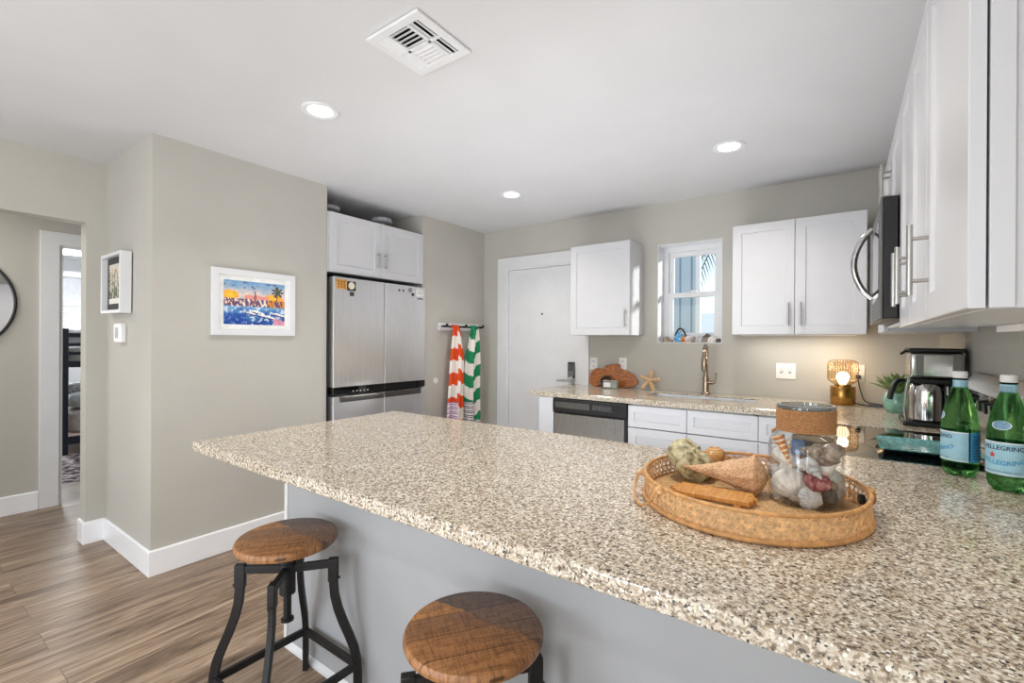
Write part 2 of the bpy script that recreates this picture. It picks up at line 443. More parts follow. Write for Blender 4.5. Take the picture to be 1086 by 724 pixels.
struct('wall_left', MB().cells([XH, -3.84, XL], [YA, NY0, NY1, YB], lambda x, y: x < -3.84 or not (NY0 < y < NY1),
       lambda a, b, h: (a, b, h), 0, H), m_wall, smooth=0)
HY = .815
struct('wall_hall', MB().cells([YF, -.7, HY, YA], [0, 2.043, H], lambda y, z: not (-.7 < y < HY and z < 2.043),
       lambda a, b, h: (h, a, b), XH - .12, XH), m_wall, smooth=0)
BY0, BY1 = .885, 1.66
struct('wall_hallway', MB().cells([YF, BY0, BY1, YB], [0, 2.035, H], lambda y, z: not (BY0 < y < BY1 and z < 2.035),
       lambda a, b, h: (h, a, b), -5.12, -5.0), m_wall, smooth=0)
struct('wall_hall_end', MB().box(-5.0, XH - .12, 2.4, 2.5, 0, H), m_wall, smooth=0)
m_bed_wall = plain('bedroom_paint', (214, 216, 218), .8, 0, .2, .01, 3)
struct('wall_bedroom', MB().cells([YF, .9, 2.5, YB], [0, .95, 2.25, H], lambda y, z: not (.9 < y < 2.5 and .95 < z < 2.25),
       lambda a, b, h: (h, a, b), -9.1, -9.0), m_bed_wall, smooth=0)
struct('wall_front', MB().cells([-9.1, -3.5, -.1, XR + .15], [0, 2.2, H], lambda x, z: not (-3.5 < x < -.1 and z < 2.2),
       lambda a, b, h: (a, h, b), YF - .1, YF), m_wall, smooth=0)

# baseboards
BH, BT = .142, .015
m_base_paint = plain('baseboard_paint', (246, 247, 250), .35, 0, .45, .006, 8)
def baseboard(name, mb): struct(name, mb, m_base_paint, bevel=.004, smooth=0)
def lpath(mb, pts):
    """baseboard of thickness BT to the right side of a polyline seen from above, mitred"""
    P = [Vector((x, y)) for x, y in pts]; off = []
    for i, p in enumerate(P):
        ds = []
        if i > 0: ds.append((p - P[i - 1]).normalized())
        if i < len(P) - 1: ds.append((P[i + 1] - p).normalized())
        ns = [Vector((d.y, -d.x)) for d in ds]
        if len(ns) == 1: off.append(p + ns[0] * BT)
        else: off.append(p + (ns[0] + ns[1]) * BT / (1 + ns[0].dot(ns[1])))
    rings = [[(p.x, p.y, 0), (q.x, q.y, 0), (q.x, q.y, BH - .006), (q.x * .6 + p.x * .4, q.y * .6 + p.y * .4, BH), (p.x, p.y, BH)] for p, q in zip(P, off)]
    mb.rings(rings); return mb
baseboard('baseboard_left', lpath(MB(), [(XH - .12, HY), (XH, HY), (XH, YA), (XL, YA), (XL, NY0)]))
baseboard('baseboard_back', lpath(MB(), [(XL, NY1), (XL, YB), (-2.9, YB)]))
baseboard('baseboard_hallway', lpath(MB(), [(-5.0, -1.6), (-5.0, .772)]))

# front door with its casing
struct('trim_1', MB().cells([-2.899, DX0 + .004, DX1 - .004, -1.862], [0, DZ - .004, 2.148], lambda x, z: not (DX0 < x < DX1 and z < DZ - .01),
       lambda a, b, h: (a, h, b), YB - .018, YB + .0), m_trim, bevel=.003, smooth=0)
struct('trim_2', MB().cells([DX0, DX0 + .02, DX1 - .02, DX1], [0, DZ - .02, DZ], lambda x, z: not (DX0 + .02 < x < DX1 - .02 and z < DZ - .02),
       lambda a, b, h: (a, h, b), YB, YB + .12), m_trim, smooth=0)
door = struct('door_1', MB().box(DX0 + .023, DX1 - .023, YB + .012, YB + .056, .008, DZ - .023), m_trim, bevel=.002, smooth=0)
lk = put('keypad_lock', MB().box(-2.082, -2.012, YB - .014, YB + .012, .965, 1.115), m_steel_dark, door, bevel=.008)
kp = MB().box(-2.074, -2.02, YB - .019, YB - .0135, 1.035, 1.107); put('keypad', kp, m_blackglass, lk, bevel=.003)
kb = MB()
for i in range(3):
    for j in range(4): kb.box(-2.069 + i * .016, -2.058 + i * .016, YB - .0205, YB - .019, 1.042 + j * .015, 1.052 + j * .015)
put('keypad_buttons', kb, m_steel_dark, lk, smooth=0)
lv = MB().cyl((-2.045, YB - .014, .945), (-2.045, YB - .05, .945), .016).tube([(-2.045, YB - .05, .945), (-2.08, YB - .056, .946), (-2.17, YB - .054, .94)], [.011, .011, .008], 10)
lv.cyl((-2.045, YB + .01, .945), (-2.045, YB - .02, .945), .033)
put('lever_handle', lv, m_chrome, door)
put('peephole', MB().cyl((-2.375, YB + .014, 1.57), (-2.375, YB + .006, 1.57), .009), m_dark, door)
for z in (1.8, 1.0, .22):
    put('hinge', MB().box(DX0 + .008, DX0 + .034, YB + .004, YB + .013, z - .05, z + .05).cyl((DX0 + .021, YB + .003, z - .05), (DX0 + .021, YB + .003, z + .05), .007, n=10), m_trim, door)

struct('trim_5', MB().cells([WX0 + .0005, WX0 + .006, WX1 - .006, WX1 - .0005], [WZ0 + .0005, WZ0 + .006, WZ1 - .006, WZ1 - .0005], lambda x, z: not (WX0 + .006 < x < WX1 - .006 and WZ0 + .006 < z < WZ1 - .006),
       lambda a, b, h: (a, h, b), YB + .0005, YB + .14), m_trim, smooth=0)
# kitchen window: frame, two sashes, panes
def ring_rect(mb, x0, x1, z0, z1, t, y0, y1, tb=None):
    tb = tb or t
    mb.cells([x0, x0 + t, x1 - t, x1], [z0, z0 + tb, z1 - t, z1], lambda x, z: not (x0 + t < x < x1 - t and z0 + tb < z < z1 - t), lambda a, b, h: (a, h, b), y0, y1)
    return mb
win = struct('window_1', ring_rect(MB(), WX0 + .002, WX1 - .002, WZ0 + .002, WZ1 - .002, .045, YB + .14, YB + .195), m_trim, bevel=.002, smooth=0)
up_s = put('sash', ring_rect(MB(), WX0 + .047, WX1 - .047, 1.675, WZ1 - .047, .04, YB + .165, YB + .19), m_trim, win, bevel=.002, smooth=0)
lo_s = put('sash', ring_rect(MB(), WX0 + .047, WX1 - .047, WZ0 + .045, 1.715, .04, YB + .142, YB + .164), m_trim, win, bevel=.002, smooth=0)
m_pane = thin_glass('window_glass', (.96, .98, .98))
put('glass_pane', MB().box(WX0 + .085, WX1 - .085, YB + .176, YB + .18, 1.713, WZ1 - .085), m_pane, win, smooth=0)
put('glass_pane', MB().box(WX0 + .085, WX1 - .085, YB + .152, YB + .156, WZ0 + .083, 1.677), m_pane, win, smooth=0)
put('sash_lock', MB().box(-1.02, -.97, YB + .135, YB + .16, 1.715, 1.73), m_white, win, bevel=.003)

# bedroom doorway casing in the hallway and window behind the bunk bed
struct('trim_3', MB().cells([.774, BY0, BY1, 1.77], [0, 2.035, 2.135], lambda y, z: not (BY0 < y < BY1 and z < 2.035),
       lambda a, b, h: (h, a, b), -5.0, -4.982), m_trim, bevel=.003, smooth=0)
struct('trim_4', MB().cells([BY0, BY0 + .02, BY1 - .02, BY1], [0, 2.015, 2.035], lambda y, z: not (BY0 + .02 < y < BY1 - .02 and z < 2.015),
       lambda a, b, h: (h, a, b), -5.12, -5.0), m_trim, smooth=0)
w2 = struct('window_2', MB().cells([.9, .96, 2.44, 2.5], [.95, 1.01, 2.19, 2.25], lambda y, z: not (.96 < y < 2.44 and 1.01 < z < 2.19),
       lambda a, b, h: (h, a, b), -9.05, -8.98), m_trim, bevel=.002, smooth=0)
put('glass_pane', MB().box(-9.03, -9.025, .96, 2.44, 1.01, 2.19), m_pane, w2, smooth=0)

# ------------------------------------------------------------------ countertops
slab = lambda f: f
pc = MB().cells([-2.045, -.155, XR - .002], [.736, 1.735, 2.008], lambda x, y: y < 1.735 or x > -.155, lambda a, b, h: (a, b, h), ZC - .038, ZC)
single('peninsula_countertop', pc, m_granite, 'large speckled cream granite countertop of the peninsula in the foreground', 'countertop', (-.8, 1.2, ZC - .038), bevel=.006, seg=3, smooth=0)
SX0, SX1, SY0, SY1 = -1.195, -.475, 3.37, 3.63
bc = MB().cells([-2.05, SX0, SX1, -.155, XR - .002], [2.773, 3.10, SY0, SY1, YB - .002],
                lambda x, y: (y > 3.10 or x > -.155) and not (SX0 < x < SX1 and SY0 < y < SY1), lambda a, b, h: (a, b, h), ZC - .038, ZC)
single('sink_countertop', bc, m_granite, 'granite countertop along the back wall holding the sink, above the dishwasher', 'countertop', (-1.0, 3.4, ZC - .038), bevel=.005, seg=3, smooth=0)

# ------------------------------------------------------------------ base cabinets
pen = thing('peninsula_cabinet', 'pale grey panelled peninsula base behind the two stools', 'cabinet', (-1.0, 1.4, 0))
put('body', MB().box(-1.93, XR - .01, 1.05, 1.70, 0, ZC - .04), m_panel, pen, bevel=.002, smooth=0)
put('corner_trim', MB().box(-1.938, -1.915, 1.043, 1.07, 0, ZC - .04), m_trim, pen, bevel=.002, smooth=0)
put('base_moulding', MB().prism([(1.05, 0), (1.039, 0), (1.039, .012), (1.044, .024), (1.05, .03)], -1.93, XR - .01, lambda a, b, h: (h, a, b)), m_trim, pen, smooth=0)
for z in (0,):
    put('counter_cleat', MB().box(-1.90, XR - .02, 1.03, 1.05, .80, ZC - .04), m_panel, pen, bevel=.002, smooth=0)

FY = 3.125  # carcass front; door faces at FY-.02
def base_cab(label, x0, x1, fronts, name='base_cabinet', toe=True):
    t = thing(name, label, 'cabinet', ((x0 + x1) / 2, 3.45, 0))
    put('body', MB().cells([x0, x0 + .018, x1 - .018, x1], [0, .1, .12, ZC - .042], lambda x, z: True if z > .1 else False, lambda a, b, h: (a, h, b), FY, YB - .005), m_cab, t, smooth=0)
    put('toe_kick', MB().box(x0, x1, FY + .06, FY + .08, 0, .1), m_cab, t, smooth=0)
    for nm, a, b, z0, z1 in fronts: shaker(t, nm, (a + .0018, FY, z0), (1, 0, 0), (0, -1, 0), b - a - .0036, z1 - z0, .05 if z1 - z0 > .3 else .042)
    return t
# the sink base: open-topped body so the basin hangs inside
t = thing('sink_base_cabinet', 'white sink base cabinet with two false drawer fronts, right of the dishwasher', 'cabinet', (-.815, 3.45, 0))
x0, x1 = -1.2215, -.4085
put('body', MB().box(x0, x0 + .018, FY, YB - .005, .1, ZC - .042).box(x1 - .018, x1, FY, YB - .005, .1, ZC - .042).box(x0, x1, FY, YB - .005, .1, .118).box(x0, x1, FY, FY + .018, .84, ZC - .042).box(x0, x1, FY, FY + .018, .12, .69), m_cab, t, smooth=0)
put('toe_kick', MB().box(x0, x1, FY + .06, FY + .08, 0, .1), m_cab, t, smooth=0)
xm = -.823
for a, b in ((x0, xm), (xm, x1)):
    shaker(t, 'drawer_front', (a + .0018, FY, .713), (1, 0, 0), (0, -1, 0), b - a - .0036, .862 - .713, .042)
    shaker(t, 'door', (a + .0018, FY, .115), (1, 0, 0), (0, -1, 0), b - a - .0036, .707 - .115, .055)
base_cab('white base cabinet in the back corner, partly hidden by the shell jar', -.4085, -.11, [('drawer_front', -.4085, -.155, .713, .862), ('door', -.4085, -.155, .115, .707)])
fp = thing('end_panel', 'narrow white end panel between the front door and the dishwasher', 'panel', (-1.85, 3.45, 0))
put('panel', MB().box(-1.955, -1.822, FY - .02, YB - .02, 0, ZC - .04), m_cab, fp, bevel=.002, smooth=0)
# corner cabinet under the right-hand run beyond the range
cc = thing('corner_cabinet', 'white corner base cabinet under the coffee maker', 'cabinet', (.17, 3.2, 0))
put('body', MB().box(-.105, XR - .01, 2.775, YB - .005, .1, ZC - .042), m_cab, cc, smooth=0)
put('toe_kick', MB().box(-.05, XR - .01, 2.8, YB - .005, 0, .1), m_cab, cc, smooth=0)
shaker(cc, 'door', (-.105, 3.09, .115), (0, -1, 0), (-1, 0, 0), .312, .745)
rc = thing('range_side_cabinet', 'narrow white base cabinet between peninsula and range', 'cabinet', (.17, 1.85, 0))
put('body', MB().box(-.105, XR - .01, 1.702, 2.003, .1, ZC - .042), m_cab, rc, smooth=0)
put('toe_kick', MB().box(-.05, XR - .01, 1.702, 2.003, 0, .1), m_cab, rc, smooth=0)

# dishwasher
dw = thing('dishwasher', 'stainless dishwasher with black control panel under the back counter', 'dishwasher', (-1.52, 3.45, 0))
dx0, dx1 = -1.817, -1.226
put('tub', MB().box(dx0, dx1, FY, YB - .1, .02, ZC - .045), m_black, dw, smooth=0)
put('door', MB().box(dx0 + .004, dx1 - .018, FY - .028, FY, .12, .756), m_steel_mid, dw, bevel=.006)
put('side_strip', MB().box(dx1 - .018, dx1, FY - .02, FY, .12, .756), m_black, dw, smooth=0)
put('control_panel', MB().prism([(FY, .758), (FY - .03, .758), (FY - .04, .772), (FY - .04, .862), (FY - .03, .868), (FY, .868)], dx0, dx1, lambda a, b, h: (h, a, b)), m_black, dw, bevel=.003)
put('vent_grille', MB().box(dx0 + .02, dx0 + .31, FY - .043, FY - .039, .80, .845), m_steel_dark, dw, bevel=.002)
put('control_window', MB().box(dx0 + .33, dx1 - .06, FY - .043, FY - .039, .80, .845), m_blackglass, dw, bevel=.002)
kb = MB()
for i in range(6): kb.box(dx0 + .345 + i * .022, dx0 + .357 + i * .022, FY - .0445, FY - .043, .812 + (i % 2) * .004, .832)
put('control_buttons', kb, m_steel_dark, dw, smooth=0)
put('toe_plate', MB().box(dx0, dx1, FY + .03, FY + .05, 0, .115), m_black, dw, smooth=0)

# sink basin (hangs below the granite) and faucet
sk = thing('sink', 'stainless undermount kitchen sink below the window', 'sink', (-.87, 3.5, .7))
def rr(x0, x1, y0, y1, r, n=5):
    pts = []
    for cx, cy, a0 in ((x1 - r, y1 - r, 0), (x0 + r, y1 - r, 90), (x0 + r, y0 + r, 180), (x1 - r, y0 + r, 270)):
        for k in range(n + 1):
            a = math.radians(a0 + 90 * k / n); pts.append((cx + r * math.cos(a), cy + r * math.sin(a)))
    return pts
ri = lambda o, z, r: [(x, y, z) for x, y in rr(SX0 - o, SX1 + o, SY0 - o, SY1 + o, r)]
mb = MB()
zr = ZC - .0395
vs = mb.rings([ri(.018, zr - .002, .03), ri(.018, zr, .03), ri(-.0015, zr, .02), ri(-.0015, zr + .029, .02), ri(-.004, zr + .029, .02), ri(-.007, zr - .16, .03), ri(-.03, zr - .185, .03)], True, False)
mb.bm.faces.new(vs[-1])
put('basin', mb, m_steel, sk)
put('drain', MB().cyl((-.87, 3.5, zr - .184), (-.87, 3.5, zr - .18), .04), m_steel_dark, sk)

fa = thing('faucet', 'brushed gooseneck kitchen faucet with side lever behind the sink', 'faucet', (-.845, 3.72, ZC))
fx, fy = -.845, 3.72
put('base', MB().lathe([(.032, 0), (.032, .006), (.026, .012), (.024, .02), (.023, .13), (.0, .13)], (fx, fy, ZC)), m_bronze, fa)
arc = [(fx, fy, ZC + .12), (fx, fy, ZC + .29)] + [(fx + .17 * (.075 - .075 * math.cos(a)), fy - .075 + .075 * math.cos(a), ZC + .29 + .075 * math.sin(a)) for a in [PI * k / 10 for k in range(1, 11)]]
put('spout', MB().tube(arc, .0175, 14), m_bronze, fa)
put('spray_head', MB().lathe([(.018, .0), (.024, -.02), (.026, -.07), (.022, -.105), (.012, -.107)], (fx + .0255, fy - .15, ZC + .29)), m_bronze, fa)
put('lever', MB().cyl((fx, fy, ZC + .09), (fx + .052, fy, ZC + .09), .013, n=14).tube([(fx + .052, fy, ZC + .09), (fx + .063, fy - .002, ZC + .11), (fx + .07, fy - .004, ZC + .165)], [.014, .009, .007], 10), m_bronze, fa)

# ------------------------------------------------------------------ wall cabinets
def wall_cab(name, label, x0, x1, y0, z0, z1, doors, cat='cabinet', loc=None):
    t = thing(name, label, cat, ((x0 + x1) / 2, (y0 + YB) / 2, z0))
    put('body', MB().box(x0, x1, y0 + .0205, YB - .002, z0, z1), m_cab, t, bevel=.0015, smooth=0)
    for a, b, side in doors:
        d = shaker(t, 'door', (a + .0015, y0 + .0205, z0 + .001), (1, 0, 0), (0, -1, 0), b - a - .003, z1 - z0 - .002)
        hx = b - .034 if side > 0 else a + .034
        pull(d, (hx, y0, z0 + .132), (0, 0, 1), (0, -1, 0), .15)
    return t
ZU0, ZU1 = 1.358, 2.109
wall_cab('wall_cabinet', 'white single door wall cabinet between the front door and window', -1.895, -1.366, 3.5, ZU0, ZU1, [(-1.895, -1.366, 1)])
cab2 = wall_cab('wall_cabinet', 'white double door wall cabinet right of the window', -.628, .118, 3.5, ZU0, ZU1, [(-.628, -.255, 1), (-.255, .118, -1)])
# right-hand run: faces look to -x
def run_cab(name, label, y0, y1, xf, z0, z1, doors, stile=False):
    t = thing(name, label, 'cabinet', ((xf + XR) / 2, (y0 + y1) / 2, z0))
    put('body', MB().box(xf + .0245, XR - .002, y0, y1, z0, z1), m_cab, t, bevel=.0015, smooth=0)
    for a, b, hy, hz in doors:
        d = shaker(t, 'door', (xf + .0205, b - .0015, z0 + .001), (0, -1, 0), (-1, 0, 0), b - a - .003, z1 - z0 - .002)
        pull(d, (xf, hy, hz), (0, 0, 1), (-1, 0, 0), .16)
    return t
rcab = run_cab('wall_cabinet', 'nearest white wall cabinet, one glossy door, at the right edge', .985, 1.428, .155, ZU0, ZU1, [(.985, 1.428, 1.39, 1.495)])
put('side_stile', MB().box(.178, .205, .977, .985, ZU0 + .001, ZU1), m_cab, rcab, bevel=.001, smooth=0)
put('light_bar', MB().box(.36, .40, 1.6, 1.9, 1.338, 1.357), m_white, run_cab('wall_cabinet', 'white two door wall cabinet between nearest cabinet and microwave', 1.43, 2.035, .155, ZU0, ZU1, [(1.43, 1.745, 1.69, 1.495), (1.745, 2.035, 1.80, 1.495)]), bevel=.003, smooth=0)
run_cab('wall_cabinet', 'short white cabinet above the microwave', 2.04, 2.79, .155, 1.815, ZU1, [(2.04, 2.415, 2.37, 1.94), (2.415, 2.79, 2.455, 1.94)])
run_cab('wall_cabinet', 'white corner wall cabinet beyond the microwave', 2.795, YB - .335, .155, ZU0, ZU1, [(2.795, 3.2, 2.84, 1.495)])

def under_light(parent, x0, x1, y0, y1, z, power):
    put('light_bar', MB().box(x0, x1, y0, y1, z - .007, z - .001), m_white, parent, bevel=.003, smooth=0)
    a = area_light('under_cabinet_light', ((x0 + x1) / 2, (y0 + y1) / 2, z - .009), (0, 0, 0), (x1 - x0) * .9, (y1 - y0) * .7, power, (1, .95, .86))
under_light(cab2, -.58, .07, 3.60, 3.68, ZU0, 1.5)
under_light(rcab, .34, .38, 1.05, 1.38, ZU0, .5)
# microwave
mw = thing('microwave', 'over the range microwave with curved steel handle under the short cabinet', 'microwave', (.29, 2.41, 1.39))
put('body', MB().box(.155, XR - .003, 2.042, 2.788, 1.385, 1.812), m_black, mw, bevel=.003, smooth=0)
put('door', MB().box(.112, .153, 2.042, 2.60, 1.39, 1.81), m_black, mw, bevel=.003)
put('door_face', MB().box(.105, .1115, 2.042, 2.60, 1.39, 1.81), plain('slate_steel', (104, 103, 101), .5, .6, .4, .05, 60), mw, bevel=.002)
put('control_panel', MB().box(.105, .153, 2.604, 2.788, 1.39, 1.81), m_black, mw, bevel=.004)
put('window', MB().box(.1035, .106, 2.14, 2.53, 1.47, 1.75), m_blackglass, mw, bevel=.002)
hp = [(.104 - .066 * math.sin(PI * k / 12) ** .7, 2.56, 1.50 + .30 * k / 12) for k in range(13)]
put('handle', MB().tube(hp, .0125, 12), m_steel_polish, mw)
put('grease_filter', MB().box(.17, .44, 2.08, 2.75, 1.372, 1.3845), m_white, mw, bevel=.003, smooth=0)
kb = MB()
for i in range(4): kb.cyl((.2 + .02 * (i % 2), 2.09 + .016 * i, 1.3725), (.2 + .02 * (i % 2), 2.09 + .016 * i, 1.369), .005, n=8)
put('filter_screws', kb, m_black, mw)
m_sticker = m_white

# ------------------------------------------------------------------ range
rg = thing('range', 'black glass cooktop range with knobs along its backguard', 'range', (.17, 2.39, 0))
RY0, RY1 = 2.012, 2.768
put('body', MB().box(-.14, XR - .03, RY0, RY1, .03, .893), m_steel_dark, rg, bevel=.004, smooth=0)
put('cooktop', MB().box(-.165, .40, RY0 + .001, RY1 - .001, .894, .907), m_blackglass, rg, bevel=.003)
put('oven_door', MB().box(-.172, -.142, RY0 + .004, RY1 - .004, .2, .86), m_steel, rg, bevel=.004)
put('oven_handle', MB().cyl((-.21, RY0 + .06, .82), (-.21, RY1 - .06, .82), .012).cyl((-.21, RY0 + .1, .82), (-.17, RY0 + .1, .82), .008).cyl((-.21, RY1 - .1, .82), (-.17, RY1 - .1, .82), .008), m_chrome, rg)
m_steel_light = steel('bright_stainless', (205, 202, 198), .22, 'y')
put('backguard', MB().prism([(.405, .907), (XR - .004, .907), (XR - .004, 1.182), (.462, 1.186), (.418, 1.118), (.41, 1.07)], RY0 + .002, RY1 - .002, lambda a, b, h: (a, h, b)), m_steel_light, rg, bevel=.003, smooth=0)
put('control_band', MB().prism([(.4045, 1.062), (.411, 1.062), (.419, 1.122), (.412, 1.124)], RY0 + .02, RY1 - .02, lambda a, b, h: (a, h, b)), m_blackglass, rg, smooth=0)
for y in (2.08, 2.16, 2.24, 2.56, 2.64, 2.71):
    k = put('knob', MB().cyl((.408, y, 1.092), (.380, y, 1.09), .021, .018, 20), m_black, rg, bevel=.002)
    put('knob_pointer', MB().box(.3765, .380, y - .003, y + .003, 1.075, 1.107), m_steel_polish, k, smooth=0)
for (cx, cy, rad) in ((.0, 2.2, .1), (.25, 2.2, .075), (.0, 2.57, .075), (.25, 2.57, .1)):
    rgm = MB(); rgm.rings([[(cx + q * math.cos(a), cy + q * math.sin(a), .9073) for a in [2 * PI * k / 40 for k in range(40)]] for q in (rad, rad + .003)], True, False)
    put('burner_mark', rgm, m_steel_dark, rg)

# ------------------------------------------------------------------ refrigerator and cabinet above it
fr = thing('refrigerator', 'stainless four door refrigerator in the wall niche', 'refrigerator', (-3.4, 2.45, 0))
FX = -3.04; fy0, fym, fy1 = 1.998, 2.463, 2.915
put('body', MB().box(-3.80, FX - .062, fy0 - .012, fy1 - .002, .02, 1.775), m_black, fr, bevel=.004, smooth=0)
def fdoor(a, b, z0, z1): return put('door', MB().prism([(a, FX - .06), (b, FX - .06), (b, FX - .002), (b - .002, FX), (a + .002, FX), (a, FX - .002)], z0, z1, lambda p, q, h: (q, p, h)), m_steel, fr, bevel=.002)
D1 = fdoor(fy0, fym - .003, .955, 1.775); D2 = fdoor(fym + .003, fy1, .955, 1.775)
fdoor(fy0, fym - .003, .06, .885); fdoor(fym + .003, fy1, .06, .885)
for a, b in ((fy0, fym - .003), (fym + .003, fy1)):
    put('control_strip', MB().box(FX - .055, FX - .001, a, b, .897, .953), m_blackglass, fr, bevel=.002)
    h = MB().prism([(FX - .012, .884), (FX + .012, .884), (FX + .014, .872), (FX + .012, .842), (FX + .008, .84), (FX + .006, .872), (FX - .012, .876)], a + .055 if a == fy0 else a - .01 + .012, b - .012 if a == fy0 else b - .06, lambda p, q, hh: (p, hh, q))
    put('handle', h, m_steel_dark, fr, bevel=.001)
for i in range(5): put('touch_icon', MB().cyl((FX - .001, 2.17 + .033 * i, .917), (FX + .0006, 2.17 + .033 * i, .917), .006, n=10), m_steel, fr)

fc = thing('wall_cabinet', 'white double door cabinet above the refrigerator', 'cabinet', (-3.4, 2.45, 1.81))
put('body', MB().box(-3.80, XL - .004, NY0 + .004, NY1 - .004, 1.81, 2.258), m_cab, fc, bevel=.0015, smooth=0)
for a, b, s in ((NY0 + .018, 2.4515, 1), (2.4535, NY1 - .006, -1)):
    d = shaker(fc, 'door', (XL - .003, a, 1.812), (0, 1, 0), (1, 0, 0), b - a, .444)
    pull(d, (XL + .017, b - .034 if s > 0 else a + .034, 1.95), (0, 0, 1), (1, 0, 0), .13)
m_grey = plain('grey_glaze', (176, 176, 180), .3, 0, .5, .05, 20)
for (y, x, lab) in ((2.13, -3.32, 'pale pedestal dish half hidden by the wall edge on the fridge cabinet'), (2.62, -3.28, 'round pale pedestal dish standing clear at the middle of the fridge cabinet')):
    single('pedestal_dish', MB().lathe([(.0, 0), (.055, 0), (.05, .012), (.02, .02), (.02, .06), (.055, .066), (.085, .072), (.09, .098), (.085, .102), (.078, .084), (.0, .08)], (x, y, 2.2585)), m_grey, lab, 'dish', (x, y, 2.2585), 'dishes on the fridge cabinet')

# magnets on the refrigerator
def magnet(name, label, y0, y1, z0, z1, col, rnd=False, extra=None):
    mt = plain(name + '_print', col, .5, 0, .4, .25, 120)
    if rnd: mb = MB().cyl((FX + .0004, (y0 + y1) / 2, (z0 + z1) / 2), (FX + .005, (y0 + y1) / 2, (z0 + z1) / 2), (y1 - y0) / 2)
    else: mb = MB().box(FX + .0004, FX + .004, y0, y1, z0, z1)
    return single(name, mb, mt, label, 'magnet', (FX + .0004, (y0 + y1) / 2, z0), 'magnets on the refrigerator', bevel=.0008)
mA = magnet('picture_magnet', 'orange square picture magnet at the top left of the fridge', 2.02, 2.105, 1.685, 1.758, (206, 150, 74))
gm = MB()
for i in range(3):
    for j in range(3): gm.box(FX + .004, FX + .0045, 2.03 + i * .024, 2.046 + i * .024, 1.694 + j * .02, 1.708 + j * .02)
put('printed_squares', gm, plain('print_brown', (150, 92, 40), .5), mA, smooth=0)
mB_ = magnet('picture_magnet', 'black square magnet with a round pale seal beside the orange one', 2.112, 2.185, 1.68, 1.75, (30, 28, 28))
put('pale_seal', MB().cyl((FX + .004, 2.147, 1.717), (FX + .005, 2.147, 1.717), .028), plain('seal_paper', (226, 218, 196), .6), mB_, label='round pale seal')
magnet('key_magnet', 'small dark magnet hanging just under the black square magnet', 2.135, 2.17, 1.64, 1.672, (60, 60, 62))
magnet('button_magnet', 'small dark left button magnet of the pair on the right fridge door', 2.605, 2.622, 1.718, 1.738, (52, 50, 52), True)
magnet('button_magnet', 'small dark right button magnet of the pair on the right fridge door', 2.65, 2.667, 1.718, 1.738, (52, 50, 52), True)
magnet('photo_magnet', 'grey photo magnet between the dark buttons and the white card', 2.72, 2.755, 1.722, 1.756, (120, 118, 120))
magnet('photo_magnet', 'tiny black magnet below the grey photo magnet on right fridge door', 2.752, 2.78, 1.692, 1.716, (44, 44, 46))
mC = magnet('card_magnet', 'white rectangular card magnet in the top right corner of the fridge', 2.80, 2.885, 1.69, 1.752, (236, 234, 230))
put('printed_lines', MB().box(FX + .004, FX + .0044, 2.815, 2.87, 1.727, 1.731).box(FX + .004, FX + .0044, 2.815, 2.86, 1.714, 1.717), plain('ink_grey', (120, 120, 124), .6), mC, smooth=0)
magnet('strip_magnet', 'thin dark strip magnet under the white card on the fridge', 2.82, 2.88, 1.668, 1.678, (62, 60, 60))

# ------------------------------------------------------------------ wall pieces
def tinted(fn):
    return lambda u, v: lin(fn(u, v))
def fbm(x, y, s=1, o=4): return sum(noise.noise(Vector((x * s * 2 ** k, y * s * 2 ** k, 3.1 + k))) / 2 ** k for k in range(o))
def lerp(a, b, t): t = max(0, min(1, t)); return tuple(p + (q - p) * t for p, q in zip(a, b))
def harbour(u, v):
    n = fbm(u, v, 5); n2 = fbm(u + 7, v + 3, 14)
    if v > .60:                                   # sky, blue to pink-cream
        c = lerp((246, 214, 196), (120, 168, 208), (v - .62) / .36 + n * .35)
        if n2 > .42 and v > .8: c = (82, 112, 160)
        for cx, cz, rx, rz in ((.1, .66, .12, .1), (.8, .62, .16, .12)):
            d = math.hypot((u - cx) / rx, (v - cz) / rz) + n * .35
            if d < 1: c = lerp((252, 206, 60), (246, 170, 70), d)
        if math.hypot((u - .5) / .22, (v - .62) / .06) + n * .5 < 1: c = (232, 150, 140)
    elif v > .42:                                 # shore: roofs, walls, trees
        k = fbm(u * 3, v, 9)
        c = (238, 226, 214) if k > .12 else (150, 90, 84) if k > -.12 else (92, 84, 130)
        if u > .7 and k > .0: c = (226, 150, 60)
    else:                                         # water with boats
        c = lerp((28, 70, 150), (120, 172, 216), v / .42 + n * .5)
        if n2 > .25: c = (196, 212, 228)
        if u < .35 and v < .25: c = lerp(c, (20, 62, 156), .6)
        for cx, cz, L in ((.52, .3, .13), (.7, .2, .17), (.88, .26, .12), (.42, .27, .08)):
            du, dv = (u - cx) / L, (v - cz + (u - cx) * .3) / .05
            if abs(du) < 1 and -1 < dv < .2 + .5 * (1 - abs(du)): c = (242, 240, 238) if dv > -.35 else (66, 74, 130)
        if u > .8 and v < .12 + n * .1: c = (214, 150, 170)
    # mast tower and palm
    if abs(u - .49) < .012 * (1 + (.78 - v) * 4) and .52 < v < .78: c = (150, 100, 110)
    if abs(u - .87 - .02 * math.sin(v * 9)) < .008 and .5 < v < .8: c = (96, 66, 52)
    a, d = math.atan2(v - .8, u - .87), math.hypot(u - .87, (v - .8) * .75)
    if d < .09 * abs(math.cos(a * 3.5 + .4)) + .02: c = (84, 88, 72)
    return tuple(max(0, min(255, x + n2 * 16)) for x in c)
